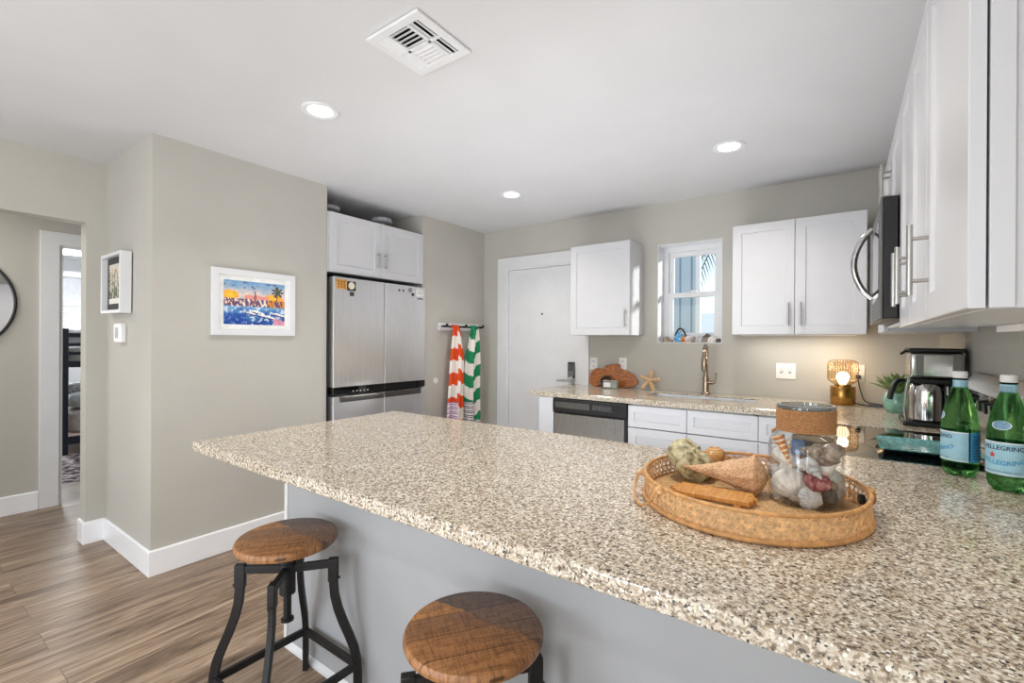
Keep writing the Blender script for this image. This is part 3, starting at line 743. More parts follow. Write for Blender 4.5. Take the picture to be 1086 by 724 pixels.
def framed(name, label, P, w, h, fw_, depth, mw_, art, n=(90, 64), fmat=None, matc=(240, 240, 238), inner=None):
    """P(a,b,d) maps frame coords to world; origin at its lower left"""
    loc = P(w / 2, 0, 0)
    t = thing(name, label, 'picture', loc)
    mb = MB().cells([0, fw_, w - fw_, w], [0, fw_, h - fw_, h], lambda a, b: not (fw_ < a < w - fw_ and fw_ < b < h - fw_), lambda a, b, d: P(a, b, d), 0, depth)
    put('frame', mb, fmat or m_trim, t, bevel=.002, smooth=0)
    put('mat_board', MB().cells([fw_, w - fw_], [fw_, h - fw_], lambda a, b: True, lambda a, b, d: P(a, b, d), .001, depth * .45), inner or plain(name + '_mat', matc, .8), t, smooth=0)
    q = fw_ + mw_
    put('print', MB().grid(lambda u, v: P(q + u * (w - 2 * q), q + v * (h - 2 * q), depth * .45 + .0012), n[0], n[1], tinted(art)), m_vcol, t, smooth=0, recalc=False)
    return t
framed('framed_picture', 'white framed watercolour of a harbour at sunset on the grey wall', lambda a, b, d: Vector((XL + .001 + d, 1.205 + a, 1.332 + b)), .515, .41, .038, .028, .03, harbour)
def botanical(u, v):
    n = fbm(u + 3, v, 9); c = (216, 210, 196)
    if v < .14: return (232, 230, 224)
    g = fbm(u * 2.2 + 11, v * .9, 7)
    if v < .62 + .2 * math.sin(u * 9) and g > -.02: c = (112, 112, 92) if g < .3 else (150, 144, 120)
    if v < .36 and n > .05: c = (86, 92, 80)
    if .55 < v < .88 and n > .28: c = (186, 140, 112)
    if abs((u * 6) % 1 - .5) < .09 and v < .8: c = (96, 98, 78)
    return c
m_frame_dark = plain('dark_mat', (58, 58, 62), .7)
def tilt(a, b, d): # the picture hangs a little askew, leaning off the wall at its right
    ca, sa = math.cos(-.012), math.sin(-.012)
    x, z = a * ca - b * sa, a * sa + b * ca
    return Vector((-3.80 + x, YA - .001 - d - .006 * max(0, a) / .4, 1.462 + z))
framed('framed_picture', 'white box frame with a dark mount and botanical print above the thermostat', tilt, .40, .362, .02, .055, .04, botanical, (50, 60), None, (60, 60, 64), m_frame_dark)
th = thing('thermostat', 'small white thermostat on the wall under the botanical print', 'thermostat', (-3.57, YA, 1.285))
put('case', MB().box(-3.64, -3.505, YA - .03, YA - .001, 1.283, 1.398), m_white, th, bevel=.006)
put('screen', MB().box(-3.61, -3.55, YA - .0315, YA - .0295, 1.31, 1.375), plain('lcd_grey', (128, 132, 130), .3), th, smooth=0)
put('buttons', MB().box(-3.54, -3.52, YA - .033, YA - .0295, 1.35, 1.37).box(-3.54, -3.52, YA - .033, YA - .0295, 1.315, 1.335), m_white, th, smooth=0)

single('round_cover_plate', MB().cyl((XL, 3.10, .932), (XL + .006, 3.10, .932), .03, .028, 28), m_white, 'small round white cover plate on the wall beside the orange towel', 'plate', (XL, 3.10, .932), bevel=.001)

# towel rail and two striped towels
tr = thing('towel_rack', 'white board with black pegs holding two striped towels', 'rack', (XL, 3.4, 1.44))
put('backboard', MB().box(XL, XL + .018, 3.12, 3.70, 1.405, 1.475), m_trim, tr, bevel=.003, smooth=0)
put('rail', MB().cyl((XL + .055, 3.14, 1.44), (XL + .055, 3.69, 1.44), .009).cyl((XL + .018, 3.155, 1.44), (XL + .055, 3.155, 1.44), .008).cyl((XL + .018, 3.675, 1.44), (XL + .055, 3.675, 1.44), .008), m_blackmetal, tr)
for y in (3.15, 3.42, 3.68):
    put('peg', MB().tube([(XL + .055, y, 1.44), (XL + .085, y, 1.442), (XL + .10, y, 1.46)], [.011, .011, .013], 12), m_blackmetal, tr)
def towel(label, yc, wid, zb, base, tail, ph, grp):
    def fn(u, v):
        z = 1.455 - v * (1.455 - zb)
        pin = .42 + .58 * min(1, v * 2.6) ** .8
        y = yc + (u - .5) * wid * pin + .012 * math.sin(v * 5 + ph)
        fold = .022 * math.sin(u * 11 + ph + v * 1.5) + .012 * math.sin(u * 23 + ph * 2 - v * 2)
        x = XL + .085 + fold * (.6 + .5 * v) + .012 * math.sin(v * 3 + ph)
        if v < .04: x -= (.04 - v) * .6; z -= 0
        return Vector((x, y, z + .012 * math.sin(u * 7 + ph) * v))
    def col(u, v):
        s = v + .05 * math.sin(u * 5 + ph) * (1 if u > .5 else .4) + (.06 if u > .55 else 0)
        if v > .985: return (222, 216, 214)
        if v > .76 and u < .58:
            return tail if (v * 44) % 1 > .5 else (238, 234, 234)
        k = int(s * 8.2)
        return base if k % 2 == 0 else (240, 234, 226)
    mb = MB().grid(fn, 44, 110, tinted(col))
    o = single('towel', mb, m_cloth, label, 'towel', (XL + .085, yc, zb), grp, smooth=60, recalc=False)
    sd = o.modifiers.new('solid', 'SOLIDIFY'); sd.thickness = .004
    return o
towel('orange and white striped towel hanging from the left peg', 3.28, .235, .50, (226, 84, 44), (176, 108, 170), .3, 'striped towels')
towel('green and white striped towel hanging from the right pegs', 3.53, .215, .48, (44, 138, 92), (92, 78, 100), 2.1, 'striped towels')

# switch plates and outlets on the back wall
def plate(name, label, x0, x1, z0, z1, kind):
    t = thing(name, label, 'switch plate' if kind == 'switch' else 'outlet', ((x0 + x1) / 2, YB, z0))
    put('cover', MB().box(x0, x1, YB - .007, YB - .0005, z0, z1), m_white, t, bevel=.002)
    xm_, zm = (x0 + x1) / 2, (z0 + z1) / 2
    if kind == 'switch':
        for s in (-1, 1):
            put('toggle', MB().box(xm_ + s * .026 - .006, xm_ + s * .026 + .006, YB - .020, YB - .007, zm - .004, zm + .014), m_white, t, bevel=.002)
            put('switch_slot', MB().box(xm_ + s * .026 - .009, xm_ + s * .026 + .009, YB - .0078, YB - .007, zm - .016, zm + .016), m_grey, t, smooth=0)
    else:
        for s in (-1, 1):
            put('socket', MB().box(xm_ - .016, xm_ + .016, YB - .009, YB - .007, zm + s * .022 - .013, zm + s * .022 + .013), m_white, t, bevel=.003)
            put('slots', MB().box(xm_ - .008, xm_ - .005, YB - .0095, YB - .009, zm + s * .022 - .006, zm + s * .022 + .006).box(xm_ + .005, xm_ + .008, YB - .0095, YB - .009, zm + s * .022 - .006, zm + s * .022 + .006), m_dark, t, smooth=0)
    return t
plate('switch_plate', 'white double toggle switch plate right of the faucet', -.39, -.268, 1.047, 1.158, 'switch')
plate('outlet', 'white outlet beside the lamp with its black plug', .048, .118, 1.047, 1.162, 'outlet')
plate('outlet', 'white outlet beside the front door casing above the wooden board', -1.853, -1.781, 1.052, 1.162, 'outlet')
plate('outlet', 'white outlet above the right end of the wooden board', -1.578, -1.508, 1.06, 1.168, 'outlet')

# round mirror in the hallway
mi = thing('round_mirror', 'round black rimmed mirror on the hallway wall', 'mirror', (-5.0, .273, 1.19))
N = 64
put('mirror_glass', MB().cyl((-4.999, .273, 1.563), (-4.99, .273, 1.563), .368, n=N), plain('mirror_silver', (225, 226, 228), .02, 1, .5, .0, 5), mi)
put('rim', MB().tube([(-4.988, .273 + .374 * math.cos(2 * PI * k / N), 1.563 + .374 * math.sin(2 * PI * k / N)) for k in range(N)], .009, 8, True), m_black, mi)

# ------------------------------------------------------------------ bedroom seen through the doorway
bd = thing('bunk_bed', 'navy metal bunk bed in the bedroom beyond the hall', 'bed', (-7.6, 2.2, 0))
bx0, bx1, by0, by1 = -8.1, -7.1, 1.30, 3.3
for x, y in ((bx1, by0), (bx0, by0), (bx1, by1), (bx0, by1)):
    put('post', MB().box(x - .03, x + .03, y - .03, y + .03, 0, 1.42), m_navy, bd, bevel=.004, smooth=0)
for nm, z0, z1 in (('bottom_rail', .11, .2), ('upper_rail', .98, 1.05), ('guard_rail', 1.32, 1.37)):
    for x in (bx0, bx1): put(nm, MB().box(x - .015, x + .015, by0, by1, z0, z1), m_navy, bd, bevel=.003, smooth=0)
    put(nm, MB().box(bx0, bx1, by0 - .015, by0 + .015, z0, z1), m_navy, bd, bevel=.003, smooth=0)
for z in (1.12, 1.22):
    put('guard_slat', MB().box(bx1 - .01, bx1 + .01, by0, by1, z, z + .035), m_navy, bd, bevel=.002, smooth=0)
    put('guard_slat', MB().box(bx0, bx1, by0 - .01, by0 + .01, z, z + .035), m_navy, bd, bevel=.002, smooth=0)
def soft(x0, x1, y0, y1, z0, z1, amp, seed, p=5, n=26):
    def fn(u, v):
        th, ph = 2 * PI * u, PI * (v - .5)
        c, s_ = math.cos(th) * math.cos(ph), math.sin(th) * math.cos(ph)
        f = lambda q: math.copysign(abs(q) ** (2 / p), q)
        k = amp * noise.noise(Vector((c * 3 + seed, s_ * 3, math.sin(ph) * 3)))
        return Vector(((x0 + x1) / 2 + (x1 - x0) / 2 * f(c), (y0 + y1) / 2 + (y1 - y0) / 2 * f(s_), (z0 + z1) / 2 + (z1 - z0) / 2 * f(math.sin(ph)) + k))
    return MB().grid(fn, n * 2, n, None, True)
m_linen = plain('grey_linen', (196, 204, 208), .9, 0, .1, .08, 12, .3, 60)
m_linen2 = plain('blush_linen', (208, 200, 198), .9, 0, .1, .08, 12, .3, 60)
m_duvet = plain('white_duvet', (228, 230, 232), .9, 0, .1, .05, 10, .3, 60)
single('mattress', soft(bx0 + .03, bx1 - .03, by0 + .04, by1 - .03, .2, .48, .006, 1, 9), m_linen2, 'blush covered mattress on the lower bunk', 'mattress', (-7.6, 2.3, .2), smooth=60)
single('pillow', soft(-7.62, -7.16, 1.36, 1.8, .49, .66, .02, 5, 3), m_linen, 'pale blue pillow lying on the lower bunk', 'pillow', (-7.45, 1.6, .47), smooth=60)
single('pillow', soft(-8.02, -7.66, 1.42, 1.9, .49, .76, .03, 9, 3), plain('pattern_pillow', (150, 152, 156), .9, 0, .1, .4, 40), 'grey patterned pillow at the back of the lower bunk', 'pillow', (-7.7, 1.66, .6), smooth=60)
single('mattress', soft(bx0 + .03, bx1 - .03, by0 + .04, by1 - .03, 1.04, 1.22, .004, 2, 9), m_duvet, 'white mattress on the upper bunk', 'mattress', (-7.6, 2.3, 1.04), smooth=60)
single('duvet', soft(bx0 + .02, bx1 - .04, by0 + .05, by1 - .2, 1.225, 1.48, .04, 4, 3.5), m_duvet, 'bunched white duvet on the upper bunk', 'duvet', (-7.6, 2.2, 1.2), smooth=60)
def rugcol(u, v):
    k = fbm(u * 2, v * 3, 12); return (206, 200, 198) if k > .12 else (150, 128, 130) if k > -.1 else (92, 88, 98)
single('rug', MB().grid(lambda u, v: Vector((-7.05 + u * 1.35, .35 + v * 2.4, .004 + .006 * math.sin(PI * min(1, 8 * u, 8 * (1 - u), 8 * v, 8 * (1 - v)) / 2))), 120, 150, tinted(rugcol)), vcol('rug_pile', .95, .05, .6, 300), 'pink and grey patterned rug on the bedroom floor', 'rug', (-6.7, 1.5, 0), smooth=0, recalc=False)
bl = thing('window_blind', 'white slatted blind half raised over the bedroom window', 'blind', (-8.93, 1.7, 1.0))
put('headrail', MB().box(-8.97, -8.9, .92, 2.48, 2.18, 2.26), m_white, bl, bevel=.004, smooth=0)
put('shade', MB().box(-8.955, -8.945, .93, 2.47, 1.80, 2.18), plain('shade_fabric', (214, 216, 220), .9), bl, smooth=0)
mb = MB()
for k in range(11):
    z = 1.76 - k * .05
    mb.prism([(-8.965, z - .012), (-8.962, z - .014), (-8.91, z + .012), (-8.913, z + .014)], .93, 2.47, lambda a, b, h: (a, h, b))
put('slats', mb, m_white, bl, smooth=0)

# ------------------------------------------------------------------ ceiling fixtures
m_lamp = glow('lamp_lens', (1, .97, .92), 9)
lab = ['recessed ceiling light nearest the air vent, above the stools', 'recessed ceiling light near the window, right of the other two', 'recessed ceiling light near the refrigerator, farthest of the three']
dlp = None
for (x, y), lb in zip(((-2.108, 1.306), (-.543, 2.912), (-2.095, 2.91)), lab):
    if dlp is None:
        dlp = thing('recessed_light', lb, 'ceiling light', (x, y, H), 0, 'recessed ceiling lights')
        put('trim_ring', MB().lathe([(.055, .0), (.088, .0), (.086, -.006), (.078, -.008), (.06, -.004), (.055, -.0005)], (x, y, H - .0005), 40), m_trim, dlp)
        put('lens', MB().cyl((x, y, H - .0012), (x, y, H - .0035), .0585, n=36), m_lamp, dlp)
    else: dup(dlp, (x, y, H), 0, lb, 'recessed ceiling lights')
    l = bpy.data.lights.new('recessed_light_beam', 'AREA'); l.shape = 'DISK'; l.size = .1; l.energy = 5.2; l.color = (1, .94, .86); l.spread = math.radians(125)
    o = bpy.data.objects.new('recessed_light_beam', l); COL.objects.link(o); o.location = (x, y, H - .012)
for (x, y) in ((-.543, 1.306), (-2.1, -.8), (-.5, -.8)):   # the same row of ceiling lights goes on over the camera
    l = bpy.data.lights.new('recessed_light_beam', 'AREA'); l.shape = 'DISK'; l.size = .1; l.energy = 5.2; l.color = (1, .94, .86); l.spread = math.radians(125)
    o = bpy.data.objects.new('recessed_light_beam', l); COL.objects.link(o); o.location = (x, y, H - .012)

vx0, vx1, vy0, vy1 = -1.463, -1.185, 1.09, 1.375
vt = thing('ceiling_vent', 'white square louvred air vent in the ceiling', 'vent', ((vx0 + vx1) / 2, (vy0 + vy1) / 2, H))
put('frame', MB().cells([vx0, vx0 + .035, vx1 - .035, vx1], [vy0, vy0 + .035, vy1 - .035, vy1], lambda x, y: not (vx0 + .035 < x < vx1 - .035 and vy0 + .035 < y < vy1 - .035), lambda a, b, h: (a, b, h), H - .012, H - .0005), m_trim, vt, bevel=.004, smooth=0)
put('duct', MB().box(vx0 + .035, vx1 - .035, vy0 + .035, vy1 - .035, H - .002, H - .0008), m_dark, vt, smooth=0)
ax0, ax1, ay0, ay1 = vx0 + .035, vx1 - .035, vy0 + .035, vy1 - .035
xs1 = ax0 + (ax1 - ax0) * .24; xs2 = ax1 - (ax1 - ax0) * .24; ym = (ay0 + ay1) / 2
put('cross_bars', MB().box(xs1 - .006, xs1 + .006, ay0, ay1, H - .011, H - .002).box(xs2 - .006, xs2 + .006, ay0, ay1, H - .011, H - .002).box(ax0, ax1, ym - .006, ym + .006, H - .011, H - .002), m_trim, vt, smooth=0)
def louv(n, a0, a1, b0, b1, alongx, sgn):
    mb = MB()
    for k in range(n):
        c = a0 + (a1 - a0) * (k + .5) / n; hw = (a1 - a0) / n * .42
        poly = [(c - hw, H - .0035 if sgn > 0 else H - .0125), (c + hw, H - .0125 if sgn > 0 else H - .0035), (c + hw, H - .011 if sgn > 0 else H - .002), (c - hw, H - .002 if sgn > 0 else H - .011)]
        mb.prism(poly, b0, b1, (lambda p, q, h: (h, p, q)) if alongx else (lambda p, q, h: (p, h, q)))
    put('louvre', mb, m_trim, vt, smooth=0)
louv(2, ax0, xs1 - .006, ay0, ym - .006, False, -1); louv(2, ax0, xs1 - .006, ym + .006, ay1, False, -1)
louv(2, xs2 + .006, ax1, ay0, ym - .006, False, 1); louv(2, xs2 + .006, ax1, ym + .006, ay1, False, 1)
louv(5, ay0, ym - .006, xs1 + .006, xs2 - .006, True, -1); louv(5, ym + .006, ay1, xs1 + .006, xs2 - .006, True, 1)

# ------------------------------------------------------------------ stools
def make_stool(loc, label):
    t = thing('bar_stool', label, 'stool', loc, 0, 'bar stools at the peninsula')
    r = .164
    put('seat', MB().lathe([(.0, .602), (r - .012, .602), (r - .003, .606), (r, .614), (r, .620), (r - .005, .628), (r - .014, .6315), (.0, .6325)], (0, 0, 0), 56), m_stool, t, True)
    put('spindle', MB().lathe([(.0, .335), (.021, .335), (.021, .343), (.013, .346), (.013, .575), (.0, .575)], (0, 0, 0), 20), m_blackmetal, t, True)
    put('hub', MB().lathe([(.016, .43), (.026, .43), (.026, .535), (.03, .54), (.03, .59), (.075, .594), (.075, .602), (.0, .602)], (0, 0, 0), 24), m_blackmetal, t, True)
    for k in range(4):
        a = PI / 4 + k * PI / 2; c, s_ = math.cos(a), math.sin(a)
        p = lambda d, z: (c * d, s_ * d, z)
        put('arm', MB().tube([p(.02, .515), p(.158, .522)], 0, flat=(.013, .009)), m_blackmetal, t, True, bevel=.002, smooth=0)
        pts = [p(.150, .537), p(.151, .50), p(.152, .455), p(.156, .41), p(.168, .36), p(.186, .31), p(.205, .265), p(.222, .22), p(.231, .175), p(.235, .13), p(.237, .0)]
        lg = put('leg', MB().tube([(math.hypot(q[0], q[1]), 0, q[2]) for q in pts], 0, flat=(.0145, .009)).xf(Matrix.Rotation(a, 4, 'Z')), m_blackmetal, t, True, bevel=.002)
        put('elbow_sleeve', MB().box(-.017, .017, -.0115, .0115, .46, .540).xf(Matrix.Rotation(a, 4, 'Z') @ Matrix.Translation((.151, 0, 0))), m_blackmetal, lg, True, bevel=.003)
        put('bolt', MB().cyl(p(.168, .47), p(.174, .47), .005, n=8), m_blackmetal, lg, True)
        a2 = a + PI / 2
        put('stretcher', MB().tube([(c * .232, s_ * .232, .155), (math.cos(a2) * .232, math.sin(a2) * .232, .155)], 0, flat=(.013, .007)), m_blackmetal, t, True, bevel=.001, smooth=0)
    return t
s1 = make_stool((-1.560, .853, 0), 'left bar stool, its curved iron legs in view, beside the peninsula end')
dup(s1, (-.705, .838, 0), .05, 'right bar stool, cut off by the bottom edge, with an orange brown wooden seat')

# ------------------------------------------------------------------ tray with its shells
TX, TY, TA, TB, TZ = -.19, 1.278, .243, .266, ZC
ty = thing('rattan_tray', 'oval woven cane tray holding shells and a glass jar', 'tray', (TX, TY, TZ))
def ov(a, k=1, z=0, off=0): return Vector((TX + (TA + off) * k * math.cos(a), TY + (TB + off) * k * math.sin(a), TZ + z))
NA = 96
ring = lambda z, off, n=NA: [ov(2 * PI * k / n, 1, z, off) for k in range(n)]
put('top_rim', MB().tube(ring(.060, 0), .0045, 8, True), m_cork, ty)
put('bottom_rim', MB().tube(ring(.0065, .002), .006, 8, True), m_cork, ty)
m_base = weave('tray_base_weave', (212, 174, 124), (160, 116, 72), 150)
put('base', MB().lathe([(.0, .003), (.985, .003), (.985, .008), (.0, .008)], (TX, TY, TZ), 72, TA, TB), m_base, ty)
mb = MB()
nd, zh = 84, .052
for k in range(nd):
    for s in (-1, 1):
        a0 = 2 * PI * (k + (.25 if s > 0 else 0)) / nd; da = s * 2 * PI / nd * 2.2
        mb.tube([ov(a0 + da * q / 4, 1, .006 + zh * q / 4, .0012 * s) for q in range(5)], 0, flat=(.0012, .0005))
for z in (.017, .020, .0315, .0345, .046, .049):
    mb.tube(ring(z, .0003), 0, closed=True, flat=(.0009, .0006))
for k in range(nd):
    for dk in (-.09, .09):
        a = 2 * PI * (k + .5 + dk) / nd
        mb.tube([ov(a, 1, .006, -.0008), ov(a, 1, .058, -.0008)], 0, flat=(.0009, .0006))
put('cane_wall', mb, m_cane, ty, smooth=0)
for aa in (math.radians(218), math.radians(32)):
    tgv = Vector((-math.sin(aa) * TA, math.cos(aa) * TB, 0)).normalized(); nv = Vector((math.cos(aa), math.sin(aa), 0))
    pts = []
    for k in range(19):
        q = PI * k / 18
        pts.append(ov(aa) + tgv * (.072 * math.cos(q)) + nv * (.008 + .022 * math.sin(q)) + Vector((0, 0, .057 - .053 * math.sin(q) ** .8)))
    h = put('handle', MB().tube(pts, .0032, 8), m_cork, ty)
    for sgn in (1, -1):
        c = ov(aa) + tgv * (.072 * sgn) + Vector((0, 0, .056))
        put('binding', MB().cyl(c - tgv * .006, c + tgv * .006, .0075, n=10), m_cane, h)
put('peg', MB().cyl(ov(math.radians(14), .985, .034), ov(math.radians(14), .94, .034), .012, n=18), m_black, ty, bevel=.002, label='black round peg on the inside of the rim')

ZT = TZ + .0085
def orient(pos, yaw=0, pitch=0, roll=0, s=1):
    return Matrix.Translation(pos) @ Matrix.Rotation(yaw, 4, 'Z') @ Matrix.Rotation(pitch, 4, 'Y') @ Matrix.Rotation(roll, 4, 'X') @ Matrix.Scale(s, 4)
def shell(mbx, mat, label, pos, name, **kw):
    return single(name, mbx, mat, label, 'shell', tuple(pos), smooth=60, **kw)
def scallop(ribs=16, dome=.34, nu=128, nv=18, fluted=.03):
    """fan shell, hinge at -y, one unit wide, solid dish"""
    def fn(u, v):
        a = 2 * PI * u
        r = v * (.5 + .02 * math.cos(2 * a))
        x, y = r * math.cos(a), r * math.sin(a) * .92 + .08 * v * 0
        # hinge pulls to a beak
        k = max(0, -math.sin(a)) ** 6
        x *= 1 - .55 * k; y -= .06 * k * v
        d = math.hypot(x, y + .55)
        an = math.atan2(x, y + .55)
        z = dome * (1 - v ** 2.6) * (1 - .25 * (y + .4)) + fluted * (abs(math.cos(an * ribs * 1.1)) - .5) * min(1, v * 1.5) 
        return Vector((x, y, z))
    mb = MB().grid(fn, nu, nv, None, True)
    lo = [mb.bm.verts.new(fn(i / nu, 1.0) - Vector((0, 0, .05))) for i in range(nu)]
    mb.bm.verts.ensure_lookup_table(); top = [mb.bm.verts[nv * nu + i] for i in range(nu)]
    for i in range(nu): mb.bm.faces.new((top[i], top[(i + 1) % nu], lo[(i + 1) % nu], lo[i]))
    mb.bm.faces.new(list(reversed(lo)))
    return mb
def spiral(turns=5, grow=1.75, r0=.5, height=1.0, knob=0, nk=8, n=22, mouth=1.0, steps=30):
    """gastropod: a tube whose radius grows as it winds down the z axis; apex at z=height"""
    rings = []; T = int(turns * steps)
    for i in range(T + 1):
        q = i / steps; k = grow ** (q - turns)
        cr = .5 * k * r0 * 1.0; R_ = .5 * k * r0 * .95
        a = 2 * PI * q
        if knob: R_ *= 1 + knob * max(0, math.sin(a * nk / 2)) ** 3
        c = Vector((cr * math.cos(a), cr * math.sin(a), height * (1 - k)))
        er = Vector((math.cos(a), math.sin(a), 0)); ez = Vector((0, 0, 1))
        st = 1.0 + (mouth - 1) * max(0, (q - turns + 1))
        rings.append([c + er * (R_ * math.cos(b)) + ez * (R_ * st * 1.25 * math.sin(b)) for b in [2 * PI * j / n for j in range(n)]])
    mb = MB(); mb.rings(rings); return mb
def shellmat(name, stops, scale=20, rough=.4, wave=None, bump=.4):
    t = NT(name); b = t.bsdf(None, rough, 0, .5); v = t.coord()
    nz = t.noise(v, scale, 4, .6, .5); c = t.ramp(nz.outputs[0], stops)
    if wave:
        wv = t.n('ShaderNodeTexWave'); wv.inputs['Scale'].default_value = wave; wv.inputs['Distortion'].default_value = 2.5; wv.bands_direction = 'Z'
        t.l(v, wv.inputs['Vector']); c = t.mix(.55, c, t.ramp(wv.outputs[0], [(.2, (150, 96, 60)), (.6, (255, 255, 255))]), 'MULTIPLY')
    t.l(c, b.inputs['Base Color']); t.bump(b, t.noise(v, scale * 5, 3).outputs[0], bump)
    return t.m
m_sh_white = shellmat('white_shell', [(.3, (196, 190, 186)), (.55, (234, 230, 224)), (.8, (246, 242, 236))], 40)
m_sh_grey = shellmat('grey_shell', [(.3, (140, 136, 138)), (.5, (196, 194, 194)), (.75, (226, 224, 222))], 60)
m_sh_red = shellmat('plum_shell', [(.3, (104, 44, 52)), (.5, (156, 78, 84)), (.75, (208, 160, 156))], 70)
m_sh_orange = shellmat('orange_shell', [(.3, (198, 112, 48)), (.55, (226, 150, 78)), (.75, (240, 206, 160))], 45)
m_sh_brown = shellmat('brown_shell', [(.3, (104, 84, 74)), (.5, (156, 136, 122)), (.75, (206, 190, 172))], 60)
m_sh_cone = weave('conch_weave', (224, 184, 144), (176, 126, 88), 210)
m_sh_green = shellmat('turban_shell', [(.3, (74, 62, 50)), (.42, (142, 132, 98)), (.55, (188, 178, 140)), (.66, (206, 196, 160)), (.76, (128, 164, 168))], 55, .45, None, .8)
m_slate = plain('dark_pebble', (84, 78, 74), .6, 0, .4, .3, 60, .4, 200)
m_drift = wood('driftwood', [(.25, (120, 98, 80)), (.6, (170, 146, 120)), (.85, (196, 178, 152))], (8, 60, 60), .8, 2)
m_blueglass = plain('blue_glass', (86, 116, 160), .15, 0, .6, .15, 40)

# slatted wooden dish lying in the tray
sd = MB()
L, W = .20, .085
for k in range(5):
    y0 = -W / 2 + k * W / 5
    sd.prism([(-L / 2 + .01 * abs(k - 2), 0), (L / 2 - .006 * abs(k - 2), 0), (L / 2 - .006 * abs(k - 2), .011), (-L / 2 + .01 * abs(k - 2), .011)], y0 + .002, y0 + W / 5 - .002, lambda a, b, h: (a, h, b + .006))
sd.box(-L / 2 + .03, -L / 2 + .045, -W / 2, W / 2, 0, .0062).box(L / 2 - .045, L / 2 - .03, -W / 2, W / 2, 0, .0062)
sp = Vector((-.262, 1.222, ZT + .0))
single('slatted_dish', sd.xf(Matrix.Translation(sp) @ Matrix.Rotation(math.radians(2), 4, 'Z')), m_slat, 'honey coloured slatted wooden dish lying in the tray under the conch', 'dish', tuple(sp), bevel=.002)

# big conch: tip to the left, broad shoulder to the right
def conch():
    n, T = 72, 40
    def fn(u, v):
        a = 2 * PI * u
        x = v                                        # 0 tip .. 1 spire end
        if v < .8: r = .03 + .40 * (v / .8) ** 1.2
        elif v < .85: r = .43 + .05 * math.sin((v - .8) / .05 * PI / 2)
        else: r = .48 * max(0, 1 - (v - .85) / .15) ** .6 + .004
        ridge = 1 + .30 * max(0, math.cos(a - .9)) ** 6 * min(1, v * 2) + .16 * max(0, math.cos(a + 1.9)) ** 8
        spir = 1 + .035 * math.sin(v * 46 + a * 1.0) + .03 * math.sin(a * 9 + v * 7) * (v > .3)
        r *= ridge * spir
        return Vector((x, r * math.cos(a), r * math.sin(a) * .86))
    mb = MB(); vs = [[mb.bm.verts.new(fn(i / n, j / T)) for i in range(n)] for j in range(T + 1)]
    for j in range(T):
        for i in range(n): mb.bm.faces.new((vs[j][i], vs[j][(i + 1) % n], vs[j + 1][(i + 1) % n], vs[j + 1][i]))
    mb.bm.faces.new(vs[0]); mb.bm.faces.new(list(reversed(vs[-1])))
    return mb
tip, end = Vector((-.352, 1.30, ZT + .048)), Vector((-.150, 1.318, ZT + .046))
dv = end - tip
mt = Matrix.Translation(tip) @ dv.to_track_quat('X', 'Z').to_matrix().to_4x4() @ Matrix.Diagonal((dv.length, .098, .104, 1))
shell(conch().xf(mt), m_sh_cone, 'long tan conch shell with a woven looking surface, pointing at the green shell', tip, 'conch_shell')
# green knobbly turban shell and its neighbours
shell(spiral(4, 2.0, 1.05, .6, .14, 11, 24, steps=66).xf(orient((-.366, 1.368, ZT + .050), .6, .55, .3, .078)), m_sh_green, 'knobbly green grey turban shell at the left end of the tray', (-.362, 1.365, ZT), 'turban_shell')
shell(spiral(5, 1.6, .8, 1.2, 0, 8, 16).xf(orient((-.318, 1.425, ZT + .046), .2, 1.75, 0, .07)), shellmat('banded_shell', [(.3, (176, 118, 60)), (.6, (214, 168, 104)), (.8, (236, 210, 164))], 30, .4, 60), 'orange banded shell leaning behind the green turban shell', (-.318, 1.425, ZT), 'banded_shell')
single('glass_float', MB().lathe([(.016 * math.sin(PI * k / 14), .016 - .016 * math.cos(PI * k / 14)) for k in range(15)], (-.255, 1.46, ZT + .016), 24), m_steel_polish, 'small silvery glass ball in the tray behind the conch', 'ornament', (-.255, 1.46, ZT + .016), smooth=60)
single('white_pebble', soft(-.232, -.205, 1.455, 1.478, ZT, ZT + .024, .002, 3, 2.4, 10), m_sh_white, 'little white pebble beside the silvery glass ball in the tray', 'pebble', (-.22, 1.466, ZT), smooth=60)
single('grey_pebble', soft(-.285, -.258, 1.44, 1.46, ZT, ZT + .02, .002, 8, 2.4, 10), m_sh_grey, 'little grey pebble left of the silvery glass ball in the tray', 'pebble', (-.27, 1.45, ZT), smooth=60)

# glass jar with shells
JX, JY = -.073, 1.333
jr = thing('glass_jar', 'clear glass jar with a jute wrapped neck full of shells', 'jar', (JX, JY, ZT))
m_jar = thin_glass('jar_glass', (.97, .98, .975), 1.45, 0, 1.1)
jp = [(.0, .004), (.068, .004), (.077, .010), (.0795, .02), (.0795, .135), (.077, .150), (.070, .162), (.0595, .172), (.057, .178), (.057, .229), (.0605, .232), (.0605, .238), (.054, .238), (.0535, .178), (.066, .16), (.0755, .145), (.0765, .02), (.072, .011), (.0, .009)]
put('body', MB().lathe(jp, (JX, JY, ZT - .0035), 56), m_jar, jr, smooth=50)
put('rim_band', MB().lathe([(.0575, .2275), (.0615, .2275), (.0625, .233), (.0605, .239), (.054, .2395), (.053, .232)], (JX, JY, ZT - .0035), 48), thin_glass('rim_glass', (.72, .74, .74), 1.6), jr)
mb = MB(); pts = []
for i in range(11 * 28 + 1):
    a = 2 * PI * i / 28; pts.append((JX + .0602 * math.cos(a), JY + .0602 * math.sin(a), ZT + .172 + .0048 * i / 28))
mb.tube(pts, .0028, 7)
put('jute_wrap', mb, m_rope, jr)
put('wrap_knot', MB().tube([(JX - .061, JY - .012, ZT + .172), (JX - .067, JY - .014, ZT + .168), (JX - .07, JY - .014, ZT + .162)], [.0035, .0045, .002], 8), m_rope, jr)
